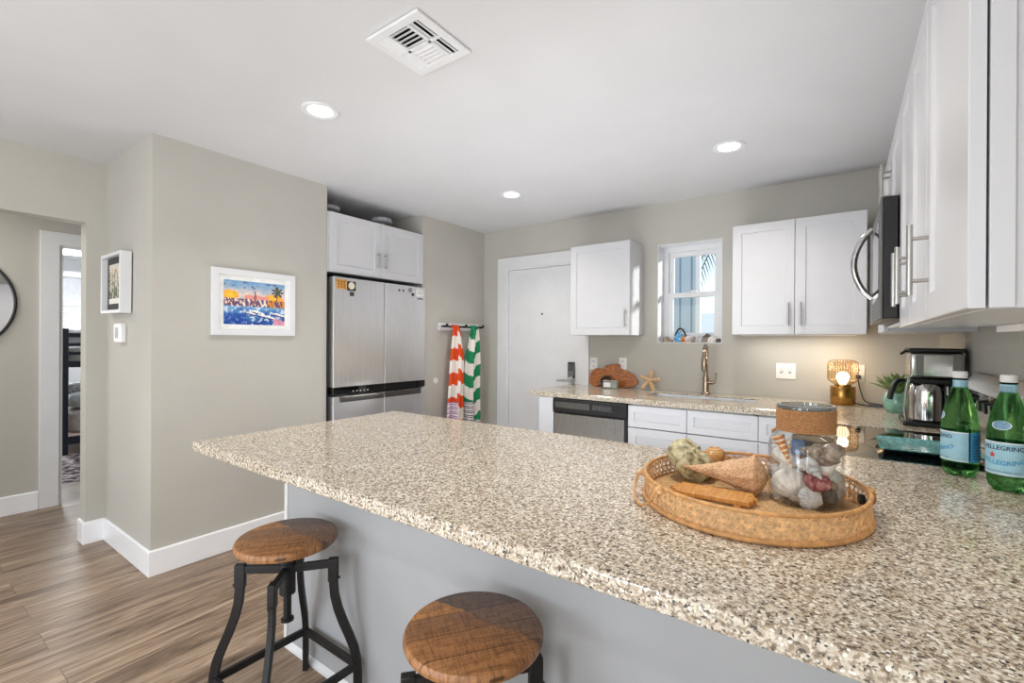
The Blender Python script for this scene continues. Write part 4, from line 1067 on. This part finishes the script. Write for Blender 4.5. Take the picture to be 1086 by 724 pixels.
def J(dx, dy, dz): return Vector((JX + dx, JY + dy, ZT + dz))
def face_cam(pos, s, roll=0, lean=0):
    """a fan shell standing up, its outside turned to the room"""
    return Matrix.Translation(pos) @ Matrix.Rotation(math.radians(4), 4, 'Z') @ Matrix.Rotation(math.radians(78 + lean), 4, 'X') @ Matrix.Rotation(roll, 4, 'Z') @ Matrix.Scale(s, 4)
shell(scallop(10, .24, fluted=.03).xf(face_cam(J(-.032, -.024, .046), .078, .5)), m_sh_white, 'large white clam shell at the left front inside the jar', J(-.034, -.022, .04), 'clam_shell')
shell(scallop(16, .18, fluted=.022).xf(face_cam(J(.012, -.05, .025), .054, 1.2, -6)), m_sh_grey, 'pale grey ribbed scallop lying at the bottom front of the jar', J(.012, -.052, .02), 'scallop_shell')
shell(scallop(14, .24, fluted=.03).xf(face_cam(J(.026, -.036, .062), .055, -.3, -30)), m_sh_red, 'plum red scallop shell in the middle of the jar', J(.026, -.036, .05), 'scallop_shell')
shell(spiral(5, 1.7, .75, 1.5, 0, 8, 18).xf(orient(J(.046, .0, .088), -.2, -1.5, .4, .046)), m_sh_white, 'white whelk above the plum scallop in the jar', J(.036, -.012, .09), 'whelk_shell')
def auger():
    n, T = 28, 90
    def fn(u, v):
        r = .16 * v ** 1.0 * (1 + .12 * abs(math.sin(v * 21))) + .004
        a = 2 * PI * u
        return Vector((r * math.cos(a), r * math.sin(a), 1 - v))
    def col(u, v):
        k = (v * 6.7 + u * .25) % 1
        return (222, 138, 64) if k < .62 else (240, 216, 184)
    mb = MB().grid(fn, n, T, tinted(col), True)
    return mb
d0, d1 = J(-.024, -.028, .082), J(-.056, -.024, .158)
mt = Matrix.Translation(d1) @ (d0 - d1).to_track_quat('Z', 'Y').to_matrix().to_4x4() @ Matrix.Scale((d0 - d1).length, 4)
shell(auger().xf(mt), vcol('auger_bands', .35), 'orange and cream banded auger shell in the upper left of the jar', d1, 'auger_shell', recalc=False)
shell(spiral(4, 1.9, 1, .6, 0, 8, 16).xf(orient(J(-.05, -.004, .096), 1.2, .9, 0, .04)), m_sh_white, 'small white moon shell behind the tip of the auger shell', J(-.05, -.004, .1), 'moon_shell')
single('blue_bottle', MB().lathe([(.0, 0), (.013, 0), (.014, .003), (.014, .03), (.011, .034), (.0, .035)], J(-.014, -.018, .118), 20), m_blueglass, 'tiny blue glass vial standing among the shells in the jar', 'vial', tuple(J(-.014, -.018, .118)))
shell(spiral(5, 1.65, .75, 1.6, .4, 9, 18).xf(orient(J(.052, -.01, .118), .2, -1.35, .2, .046)), m_sh_brown, 'knobbly brown whelk at the upper right of the jar', J(.046, -.012, .12), 'whelk_shell')
single('driftwood_chip', soft(-.03 + JX, .055 + JX, JY - .01, JY + .03, ZT + .146, ZT + .16, .004, 6, 3.4, 16), m_drift, 'flat driftwood chip lying on top of the shells in the jar', 'driftwood', tuple(J(.0, .01, .147)), smooth=60)
shell(spiral(5, 1.65, .75, 1.6, .25, 8, 16).xf(orient(J(.004, -.032, .104), -.5, 2.2, .2, .034)), m_sh_grey, 'small grey conch in the centre of the jar', J(.004, -.03, .1), 'conch_shell')
single('dark_pebble', soft(.034 + JX, .066 + JX, JY - .038, JY - .002, ZT + .008, ZT + .04, .004, 2, 2.3, 14), m_slate, 'dark grey pebble at the bottom right of the jar', 'pebble', tuple(J(.05, -.02, .008)), smooth=60)
single('dark_pebble', soft(.038 + JX, .068 + JX, JY - .004, JY + .028, ZT + .03, ZT + .058, .004, 12, 2.3, 14), m_sh_brown, 'brown pebble above the dark pebble at the right of the jar', 'pebble', tuple(J(.054, .012, .03)), smooth=60)
single('brown_pebble', soft(-.03 + JX, .0 + JX, JY - .06, JY - .038, ZT + .008, ZT + .024, .003, 22, 2.3, 12), m_sh_brown, 'small brown pebble at the bottom front of the jar', 'pebble', tuple(J(-.015, -.05, .008)), smooth=60)
# the rest of the fill behind, seen between the front shells
for k, (dx, dy, dz, sz, mm, lb) in enumerate(((-.03, .03, .03, .06, m_sh_brown, 'brown whelk at the back left bottom of the jar'), (.03, .035, .04, .06, m_sh_grey, 'grey whelk at the back right bottom of the jar'),
                                         (-.02, .03, .09, .055, m_sh_orange, 'orange whelk at the back of the jar, half way up'), (.02, .035, .125, .05, m_sh_brown, 'brown whelk at the back of the jar near the top'), (-.045, .015, .06, .04, m_sh_grey, 'grey snail shell behind the large white clam'))):
    shell(spiral(4, 1.9, 1, .7, .1, 9, 14, steps=22).xf(orient(J(dx, dy, dz), k * 1.3, .8 + k * .5, .2, sz)), mm, lb, J(dx, dy, dz), 'whelk_shell')

# ------------------------------------------------------------------ bottles
def text_mesh(txt, size, bold=.0):
    cu = bpy.data.curves.new('lettering', 'FONT'); cu.body = txt; cu.size = size; cu.align_x = 'CENTER'; cu.align_y = 'CENTER'
    cu.resolution_u = 2; cu.offset = bold * size
    ob = bpy.data.objects.new('lettering', cu); COL.objects.link(ob)
    dg = bpy.context.evaluated_depsgraph_get(); me = bpy.data.meshes.new_from_object(ob.evaluated_get(dg))
    bpy.data.objects.remove(ob); bpy.data.curves.remove(cu); return me
def wrap_text(mb, txt, size, cz, ang, r, bold=.02, arch=0):
    """letters bent round a cylinder of radius r about the z axis; ang = direction of their middle"""
    me = text_mesh(txt, size, bold); b2 = bmesh.new(); b2.from_mesh(me); bpy.data.meshes.remove(me)
    bmesh.ops.subdivide_edges(b2, edges=[e for e in b2.edges if e.calc_length() > size * .5], cuts=1)
    mp = {}
    for v in b2.verts:
        a = ang + v.co.x / r
        mp[v] = mb.bm.verts.new((r * math.cos(a), r * math.sin(a), cz + v.co.y - arch * (v.co.x / .03) ** 2))
    for f in b2.faces: mb.bm.faces.new([mp[v] for v in f.verts])
    b2.free(); return mb
t = NT('green_glass'); gb = t.n('ShaderNodeBsdfGlass'); gb.inputs['Color'].default_value = (.52, .86, .52, 1); gb.inputs['IOR'].default_value = 1.3; gb.inputs['Roughness'].default_value = .0
tb = t.n('ShaderNodeBsdfTransparent'); tb.inputs[0].default_value = (.44, .78, .45, 1)
ms = t.n('ShaderNodeMixShader'); ms.inputs[0].default_value = .45
t.l(gb.outputs[0], ms.inputs[1]); t.l(tb.outputs[0], ms.inputs[2]); t.l(ms.outputs[0], t.out.inputs['Surface']); m_bottle = t.m
m_label = plain('label_blue', (160, 205, 222), .5, 0, .4, .03, 30)
m_lab_navy = plain('label_navy', (28, 46, 84), .5); m_lab_cyan = plain('label_cyan', (60, 150, 200), .5); m_lab_red = plain('label_red', (206, 62, 56), .5)
m_lab_white = plain('label_white', (226, 236, 240), .5)
def band(r, z0, z1, a0, a1, th=.0004, n=40):
    mb = MB(); mb.rings([[(q * math.cos(a0 + (a1 - a0) * k / n), q * math.sin(a0 + (a1 - a0) * k / n), z) for (q, z) in ((r, z0), (r + th, z0), (r + th, z1), (r, z1))] for k in range(n + 1)], True, True)
    return mb
def make_bottle(loc, label, rz):
    """its label faces the local -y direction"""
    t = thing('water_bottle', label, 'bottle', loc, rz, 'green water bottles')
    r = .043
    rings = []
    prof = [(.020, .002), (.032, .0), (.0385, .006), (.0415, .018), (.042, .036), (.0405, .040), (.043, .044), (.043, .135), (.0418, .139), (.043, .144), (.0415, .165), (.0375, .19), (.031, .218), (.0235, .245), (.0175, .262), (.0155, .27), (.0152, .288), (.010, .289)]
    n = 60
    for q, z in prof:
        k = max(0, (.034 - z) / .034)
        rings.append([(q * (1 - .06 * k * (1 + math.cos(5 * a)) / 2) * math.cos(a), q * (1 - .06 * k * (1 + math.cos(5 * a)) / 2) * math.sin(a), z + (.006 * k * (1 + math.cos(5 * a)) / 2 if z < .02 else 0)) for a in [2 * PI * i / n for i in range(n)]])
    mb = MB(); mb.rings(rings); put('bottle_body', mb, m_bottle, t, True, smooth=60)
    cp = MB().lathe([(.0, .291), (.0165, .291), (.0172, .294), (.0172, .308), (.0158, .311), (.0, .311)], (0, 0, 0), 36); put('cap', cp, m_white, t, True)
    put('neck_ring', MB().lathe([(.0155, .287), (.0178, .287), (.0178, .2905), (.0155, .2905)], (0, 0, 0), 32), m_dark, t, True)
    nb = put('neck_label', band(.0164, .262, .2855, 0, 2 * PI - .02), m_label, t, True)
    nl = MB()
    for z in (.266, .272, .278): nl.bm.faces.ensure_lookup_table(); wrap_text(nl, 'S.PELLEGRINO', .0042, z, -PI / 2, .0170)
    put('neck_lettering', nl, m_lab_navy, nb, True, smooth=0, recalc=False)
    lb = put('front_label', band(.0432, .046, .133, -PI / 2 - 1.95, -PI / 2 + 1.95), m_label, t, True)
    put('label_borders', MB(), m_lab_white, lb, True) if False else None
    for z0, z1 in ((.046, .0485), (.1295, .133)):
        bl_ = MB(); bl_.rings([[(q * math.cos(a), q * math.sin(a), z) for (q, z) in ((.0434, z0), (.0439, z0), (.0439, z1), (.0434, z1))] for a in [-PI / 2 - 1.95 + 3.9 * k / 40 for k in range(41)]], True, True)
        put('label_border', bl_, m_lab_white, lb, True)
    tx = MB(); wrap_text(tx, 'S.PELLEGRINO', .0155, .117, -PI / 2, .0440, .02); put('brand_lettering', tx, m_lab_navy, lb, True, smooth=0, recalc=False)
    t2 = MB(); wrap_text(t2, 'S.PELLEGRINO', .0165, .077, -PI / 2, .0440, .02, -.004); put('arched_lettering', t2, m_lab_cyan, lb, True, smooth=0, recalc=False)
    t3 = MB(); wrap_text(t3, 'SPARKLING NATURAL MINERAL WATER', .0045, .055, -PI / 2, .0440, .01); put('small_lettering', t3, m_lab_navy, lb, True, smooth=0, recalc=False)
    st = MB(); pts = []
    for k in range(10):
        rr_ = .0085 if k % 2 == 0 else .0036; a = PI / 2 + k * PI / 5
        pts.append((rr_ * math.cos(a), rr_ * math.sin(a)))
    st.prism([(x, y) for x, y in pts], .04405, .0443, lambda x, y, h: (h * math.cos(-PI / 2 - .38 + x / h), h * math.sin(-PI / 2 - .38 + x / h), .097 + y))
    put('red_star', st, m_lab_red, lb, True, smooth=0)
    # back label with lines of print
    bk = put('back_label', band(.0432, .046, .133, PI / 2 - 1.1, PI / 2 + 1.1), m_lab_cyan, t, True)
    lines = MB()
    for k in range(9): lines.rings([[(.0438 * math.cos(a), .0438 * math.sin(a), z) for z in (.056 + k * .008, .0585 + k * .008)] for a in [PI / 2 - .95 + 1.9 * j / 20 for j in range(21)]], False, False)
    put('print_lines', lines, m_lab_navy, bk, True, smooth=0)
    # oval shield on the shoulder
    def sh(u, v, o):
        a = 2 * PI * u; x = .021 * math.cos(a) * v; y = .0125 * math.sin(a) * v
        z = .178 + y; rr_ = .043 - (z - .144) * .115 if z < .165 else .0405 - (z - .165) * .17
        return Vector(((rr_ + o) * math.cos(-PI / 2 + x / .04), (rr_ + o) * math.sin(-PI / 2 + x / .04), z))
    shd = put('shoulder_shield', MB().grid(lambda u, v: sh(u, v, .0012), 40, 5, None, True), m_lab_white, t, True, smooth=60)
    put('shield_centre', MB().grid(lambda u, v: sh(u, v * .86, .0018), 40, 5, None, True), plain('shield_blue', (130, 170, 200), .5, 0, .4, .1, 90), shd, True, smooth=60)
    return t
b1 = make_bottle((.289, 1.923, ZC), 'green water bottle with a blue label, nearer the coffee maker', math.radians(-95))
dup(b1, (.365, 1.796, ZC), math.radians(-32), 'green water bottle at the right edge with its red star facing out')

# ------------------------------------------------------------------ back counter objects
# live edge board leaning on the wall
def board_poly():
    top = [(-1.836, .93), (-1.842, .97), (-1.83, 1.02), (-1.80, 1.06), (-1.765, 1.072), (-1.735, 1.055), (-1.71, 1.075), (-1.68, 1.098), (-1.63, 1.108), (-1.57, 1.112), (-1.555, 1.10), (-1.57, 1.09), (-1.555, 1.075),
           (-1.52, 1.062), (-1.47, 1.045), (-1.43, 1.02), (-1.405, .985), (-1.40, .955), (-1.42, .935), (-1.47, .918), (-1.55, .911), (-1.6, .912), (-1.66, .935), (-1.69, .94), (-1.72, .93), (-1.76, .912), (-1.81, .914)]
    return top
bd_ = MB().prism(board_poly(), -.0135, .0135, lambda a, b, h: (a, 3.772 + h + (.0 + (b - ZC) * .05) - .0, b))
single('serving_board', bd_, m_board, 'live edge brown wooden board leaning on the back wall', 'board', (-1.62, 3.76, ZC), bevel=.004, smooth=50)
cd = thing('glass_candle', 'small square glass candle holder in front of the wooden board', 'candle', (-1.585, 3.67, ZC))
put('glass', MB().box(-1.655, -1.53, 3.64, 3.69, ZC + .001, ZC + .058), plain('smoke_glass', (150, 156, 150), .1, 0, .6, .1, 30), cd, bevel=.008)
put('label', MB().box(-1.648, -1.585, 3.6385, 3.64, ZC + .012, ZC + .05), m_white, cd, smooth=0)
put('lid', MB().box(-1.657, -1.528, 3.638, 3.692, ZC + .0585, ZC + .066), m_grey, cd, bevel=.003)
# black holder behind the candle
single('black_stand', MB().tube([(-1.655 + .045 * math.cos(a), 3.715, ZC + .045 + .045 * math.sin(a)) for a in [2 * PI * k / 28 for k in range(28)]], .012, 8, True), m_black, 'black ring shaped stand between the board and the glass candle', 'stand', (-1.655, 3.715, ZC))
# starfish
def starfish():
    n, T = 80, 8
    def fn(u, v):
        a = 2 * PI * u
        k = (abs(math.cos(2.5 * (a - PI / 2)))) ** 2.6
        r = v * (.024 + .066 * k)
        th = .011 * (1 - v ** 1.6) + .004 * (1 - v)
        return r, a, th
    mb = MB()
    for sgn in (1, -1):
        mb.grid(lambda u, v: Vector((fn(u, v)[0] * math.cos(fn(u, v)[1]), sgn * fn(u, v)[2], fn(u, v)[0] * math.sin(fn(u, v)[1]))), n, T, None, True)
    bmesh.ops.remove_doubles(mb.bm, verts=mb.bm.verts, dist=.0003)
    return mb
single('starfish', starfish().xf(Matrix.Translation((-1.285, 3.735, ZC + .078)) @ Matrix.Rotation(-.25, 4, 'X') @ Matrix.Rotation(.12, 4, 'Y')), shellmat('starfish_skin', [(.3, (186, 140, 96)), (.55, (222, 184, 140)), (.8, (240, 218, 188))], 60, .8), 'tan starfish standing upright on the back counter', 'starfish', (-1.285, 3.735, ZC), smooth=60)
# table lamp
LX, LY = .001, 3.65
tl = thing('table_lamp', 'brass table lamp with a ribbed amber glass globe, switched on', 'lamp', (LX, LY, ZC))
put('base', MB().lathe([(.0, 0), (.066, 0), (.068, .003), (.068, .115), (.066, .118), (.0, .118)], (LX, LY, ZC), 48), m_brass, tl)
put('collar', MB().lathe([(.0, .118), (.045, .118), (.045, .128), (.0, .128)], (LX, LY, ZC), 36), m_brass, tl)
NG = 120
def shade(off):
    prof = [(.042, .127), (.058, .137), (.076, .153), (.081, .168), (.081, .25), (.078, .268), (.068, .281), (.05, .287), (.0, .288)]
    return [[(LX + (q * (1 + .03 * math.cos(36 * a)) + off) * math.cos(a), LY + (q * (1 + .03 * math.cos(36 * a)) + off) * math.sin(a), ZC + z) for a in [2 * PI * k / (NG * 2) for k in range(NG * 2)]] for q, z in prof]
SP = [(.042, .127), (.058, .137), (.076, .153), (.081, .168), (.081, .25), (.078, .268), (.068, .281), (.05, .287), (.001, .288)]
NR = 36
def shade_pt(u, v):
    i = min(len(SP) - 2, int(v * (len(SP) - 1))); q = v * (len(SP) - 1) - i
    r_ = SP[i][0] * (1 - q) + SP[i + 1][0] * q; z_ = SP[i][1] * (1 - q) + SP[i + 1][1] * q
    a = 2 * PI * u; r_ *= 1 + .022 * math.cos(NR * a)
    return Vector((LX + r_ * math.cos(a), LY + r_ * math.sin(a), ZC + z_))
def shade_tint(u, v):  # amber tint with the ribs' refracted light lines painted in
    k = (1 + math.cos(NR * 2 * PI * u)) / 2; return tuple(p + (q - p) * k for p, q in zip((.97, .88, .74), (.74, .56, .38)))
put('glass_shade', MB().grid(shade_pt, NR * 6, len(SP) - 1, shade_tint, True), thin_glass('amber_glass', (.93, .78, .58), 1.5, .08, 1, 1), tl, smooth=50)
put('bulb', MB().lathe([(.0, .128), (.018, .13), (.026, .145), (.034, .165), (.036, .182), (.03, .198), (.016, .209), (.0, .212)], (LX, LY, ZC), 28), glow('bulb_glow', (1, .9, .74), 3.2), tl, smooth=60)
l = bpy.data.lights.new('table_lamp_bulb', 'POINT'); l.energy = 1.1; l.color = (1, .82, .6); l.shadow_soft_size = .03
o = bpy.data.objects.new('table_lamp_bulb', l); COL.objects.link(o); o.location = (LX, LY, ZC + .235)
cord = [(LX + .067, LY + .02, ZC + .012), (LX + .10, LY - .0, ZC + .006), (LX + .16, LY - .03, ZC + .006), (LX + .22, LY - .02, ZC + .006), (LX + .24, LY + .03, ZC + .006), (LX + .19, LY + .06, ZC + .008), (LX + .12, LY + .085, ZC + .02), (LX + .098, LY + .11, ZC + .07), (LX + .085, LY + .128, ZC + .13), (.083, YB - .03, 1.082)]
def smoothpath(p, k=6):
    p = [Vector(x) for x in p]; out = []
    for i in range(len(p) - 1):
        a, b, c, d = p[max(0, i - 1)], p[i], p[i + 1], p[min(len(p) - 1, i + 2)]
        for j in range(k):
            q = j / k; out.append(.5 * ((2 * b) + (c - a) * q + (2 * a - 5 * b + 4 * c - d) * q * q + (3 * b - a - 3 * c + d) * q ** 3))
    return out + [p[-1]]
cd_ = put('cord', MB().tube(smoothpath(cord), .0035, 8), m_black, tl)
put('plug', MB().box(.07, .096, YB - .034, YB - .0095, 1.07, 1.096), m_black, cd_, bevel=.004)
put('inline_switch', MB().tube([(LX + .13, LY - .018, ZC + .009), (LX + .2, LY - .03, ZC + .009)], 0, flat=(.008, .012)), m_black, cd_, bevel=.003)

# coffee maker
cm = thing('coffee_maker', 'stainless coffee maker with a black handled carafe on the corner counter', 'coffee maker', (.35, 3.0, ZC))
put('base_plate', MB().box(.238, .452, 2.895, 3.13, ZC, ZC + .024), m_black, cm, bevel=.005)
put('tower', MB().box(.36, .452, 3.03, 3.125, ZC + .024, 1.13), m_steel_dark, cm, bevel=.006)
put('reservoir', MB().box(.262, .455, 2.915, 3.125, 1.137, 1.262), m_steel_polish, cm, bevel=.014, seg=4)
put('reservoir_inset', MB().box(.283, .312, 2.9125, 2.916, 1.15, 1.248), m_steel_dark, cm, bevel=.001)
put('reservoir_inset', MB().box(.412, .442, 2.9125, 2.916, 1.15, 1.248), m_steel_dark, cm, bevel=.001)
put('lid', MB().box(.258, .459, 2.911, 3.129, 1.262, 1.281), m_black, cm, bevel=.006)
put('lid_latch', MB().tube([(.262, 2.935, 1.268), (.245, 2.925, 1.266), (.228, 2.918, 1.252)], [.007, .007, .006], 10), m_black, cm)
put('band', MB().box(.262, .442, 2.912, 3.03, 1.113, 1.136), m_black, cm, bevel=.004)
cf = put('carafe', MB().lathe([(.0, .026), (.062, .026), (.067, .032), (.068, .08), (.067, .16), (.063, .19), (.056, .202), (.0, .202)], (.332, 2.968, ZC), 40), m_steel_polish, cm)
hp = smoothpath([(.275, 2.955, 1.118), (.24, 2.945, 1.126), (.212, 2.935, 1.115), (.196, 2.928, 1.07), (.188, 2.925, 1.03)])
put('carafe_handle', MB().tube(hp, 0, flat=(.009, .012)), m_black, cf, bevel=.003)
put('side_column', MB().tube([(.253, 2.93, ZC + .024), (.247, 2.93, ZC + .08), (.252, 2.93, ZC + .16), (.262, 2.93, 1.14)], .0085, 10), m_steel_polish, cm)
put('water_gauge', MB().box(.385, .438, 2.914, 2.93, .96, 1.113), m_black, cm, bevel=.004)
kb = MB()
for i in range(3): kb.box(.392 + i * .016, .398 + i * .016, 2.9125, 2.9145, 1.065, 1.105)
put('gauge_windows', kb, m_white, cm, bevel=.001)

# succulent in a teal glass pot behind the coffee maker
su = thing('potted_succulent', 'green succulent in a teal glass pot behind the coffee maker', 'plant', (.255, 3.44, ZC))
put('pot', MB().lathe([(.0, 0), (.045, 0), (.06, .02), (.066, .06), (.058, .1), (.052, .11), (.046, .105), (.0, .098)], (.255, 3.44, ZC), 36), plain('teal_glaze', (128, 176, 160), .12, 0, .6, .12, 30), su)
lf = MB(); rnd = random.Random(3)
for k in range(46):
    a = k * 2.39996; el = .15 + 1.25 * (k / 46); L = .13 * (1 - .35 * k / 46) * rnd.uniform(.85, 1.15)
    d = Vector((math.cos(a) * math.cos(el), math.sin(a) * math.cos(el), math.sin(el))); b0 = Vector((.255, 3.44, ZC + .112)) + d * .01
    sdv = Vector((-math.sin(a), math.cos(a), 0)); nn = d.cross(sdv)
    pts = [b0 + d * L * q + nn * (-.018 * math.sin(q * PI / 2)) * -1 for q in (0, .3, .6, .85, 1)]
    wd = (.006, .0125, .013, .007, .0008)
    lf.rings([[p + sdv * w_, p + nn * w_ * .35, p - sdv * w_, p - nn * w_ * .45] for p, w_ in zip(pts, wd)])
put('leaves', lf, shellmat('succulent_leaf', [(.3, (84, 112, 66)), (.55, (128, 152, 92)), (.8, (168, 186, 124))], 25, .5), su, smooth=70)

# teal glass dish on the cooktop
gd = MB()
gp = lambda o, z: [(x, y, z) for x, y in rr(.11 + o, .395 - o, 2.13 + o, 2.40 - o, .012, 3)]
gv = gd.rings([gp(.045, .9085), gp(.03, .912), gp(0, .926), gp(0, .930), gp(.034, .9165), gp(.05, .9145)], True, True)
single('glass_dish', gd, plain('teal_glass', (112, 168, 168), .08, 0, .6, .2, 90), 'square teal glass dish lying on the black cooktop', 'dish', (.25, 2.27, .908), smooth=40)

# shells and trinkets along the window sill
sr = random.Random(11); ys = YB + .085
items = [(-1.205, .022, m_sh_brown, 'brown shell at the left end of the window sill'), (-1.165, .02, m_drift, 'driftwood bit second from the left on the sill'), (-1.06, .022, m_sh_orange, 'orange snail shell below the blue ornament on the sill'), (-1.015, .024, m_sh_white, 'white shell right of the blue ornament on the sill'),
         (-.97, .02, m_sh_brown, 'brown shell in the middle of the window sill'), (-.93, .024, m_sh_grey, 'grey shell left of the small house on the sill'), (-.84, .022, m_sh_white, 'white shell under the small house on the sill'), (-.795, .026, m_slate, 'dark stone at the right end of the window sill')]
for k, (x, s_, mm, lb) in enumerate(items):
    if mm in (m_slate, m_drift): single('sill_stone', soft(x - s_, x + s_, ys - s_ * .8, ys + s_ * .8, WZ0 + .0008, WZ0 + s_ * 1.4, .003, k, 2.4, 12), mm, lb, 'stone', (x, ys, WZ0), 'trinkets on the window sill', smooth=60)
    else: single('sill_shell', spiral(4, 1.8, 1, .9, .1, 8, 14, steps=20).xf(orient((x, ys, WZ0 + s_ * .95), k * .9, 1.35, .2, s_ * 2)), mm, lb, 'shell', (x, ys, WZ0), 'trinkets on the window sill', smooth=60)
bo = thing('blue_ornament', 'blue glass ornament in a black hoop on the window sill', 'ornament', (-1.085, YB + .1, WZ0))
put('glass_drop', MB().lathe([(.0, 0), (.03, .003), (.042, .03), (.03, .065), (.0, .1)], (-1.10, YB + .1, WZ0 + .001), 24, 1, .5), plain('blue_drop', (92, 150, 190), .12, 0, .6, .3, 60), bo, smooth=60)
put('hoop', MB().tube(smoothpath([(-1.135, YB + .1, WZ0 + .06), (-1.10, YB + .1, WZ0 + .118), (-1.065, YB + .1, WZ0 + .10), (-1.045, YB + .1, WZ0 + .05), (-1.05, YB + .1, WZ0 + .006)]), .007, 8), m_black, bo)
hs = thing('toy_house', 'little grey house ornament on the window sill', 'ornament', (-.88, YB + .1, WZ0))
put('walls', MB().box(-.905, -.855, YB + .09, YB + .12, WZ0 + .001, WZ0 + .045), m_sh_brown, hs, smooth=0)
put('roof', MB().prism([(-.92, WZ0 + .045), (-.84, WZ0 + .045), (-.88, WZ0 + .078)], YB + .085, YB + .125, lambda a, b, h: (a, h, b)), m_slate, hs, smooth=0)

# ------------------------------------------------------------------ outside the kitchen window
pa = MB().cells([-3.2, -1.29], [0, 3.4], lambda a, b: True, lambda a, b, h: (a, h, b), 5.2, 5.22)
nb = thing('neighbour_house', 'blue grey boarded house wall outside the kitchen window', 'building', (-2.3, 5.25, 0))
tw = NT('blue_boards'); bb = tw.bsdf((172, 190, 202), .7); sx = tw.n('ShaderNodeTexWave'); sx.bands_direction = 'X'; sx.inputs['Scale'].default_value = 2.6
tw.l(tw.coord(), sx.inputs['Vector']); tw.l(tw.ramp(sx.outputs[0], [(.02, (120, 138, 152)), (.12, (176, 194, 206))]), bb.inputs['Base Color'])
put('wall', pa, tw.m, nb, smooth=0)
put('corner_post', MB().box(-1.29, -1.24, 5.18, 5.22, 0, 3.4), m_trim, nb, bevel=.004, smooth=0)
pt = thing('palm_tree', 'palm tree with drooping fronds outside the kitchen window', 'tree', (-1.3, 7.2, 0))
put('trunk', MB().tube(smoothpath([(-1.3, 7.2, -.1), (-1.3, 7.22, 1.2), (-1.25, 7.2, 2.85)]), .09, 12), plain('palm_bark', (120, 104, 86), .9, 0, .2, .3, 20, .5, 60), pt)
m_frond = plain('palm_leaf', (74, 96, 74), .6, 0, .4, .25, 10)
for k in range(12):
    a = 2 * PI * k / 12 + .2; mb = MB(); d = Vector((math.cos(a), math.sin(a), 0)); s_ = Vector((-d.y, d.x, 0)); crown = Vector((-1.25, 7.2, 2.85))
    stem = [crown + d * (1.35 * q) + Vector((0, 0, .42 * q - 1.35 * q * q)) for q in [j / 12 for j in range(13)]]
    mb.tube(stem, [.016 * (1 - .8 * j / 12) for j in range(13)], 6)
    for j in range(2, 13):
        for sg in (-1, 1):
            for q in (0, .5):
                b0 = stem[j - 1].lerp(stem[j], q); tipv = b0 + s_ * sg * (.24 - .01 * j) + d * .14 + Vector((0, 0, -.22))
                mb.rings([[b0 + d * .016, b0 - d * .016], [b0.lerp(tipv, .5) + d * .018 + Vector((0, 0, .02)), b0.lerp(tipv, .5) - d * .012 + Vector((0, 0, .02))], [tipv, tipv - d * .003]], False, False)
    put('frond', mb, m_frond, pt, smooth=60, recalc=False)
rf = thing('shed', 'white roofed low building beyond the window', 'building', (-2.2, 11, 0))
put('wall', MB().box(-4.0, -.4, 10.6, 13, -.2, 1.5), plain('stucco', (226, 226, 222), .8), rf, smooth=0)
put('roof', MB().prism([(10.2, 1.49), (13.4, 1.49), (11.8, 2.0)], -4.3, -.1, lambda a, b, h: (h, a, b)), plain('roof_white', (232, 236, 240), .7), rf, smooth=0)
struct('ground', MB().box(-14, 10, YB + .25, 30, -.3, -.2), plain('gravel', (170, 166, 156), .9, 0, .2, .15, 8))
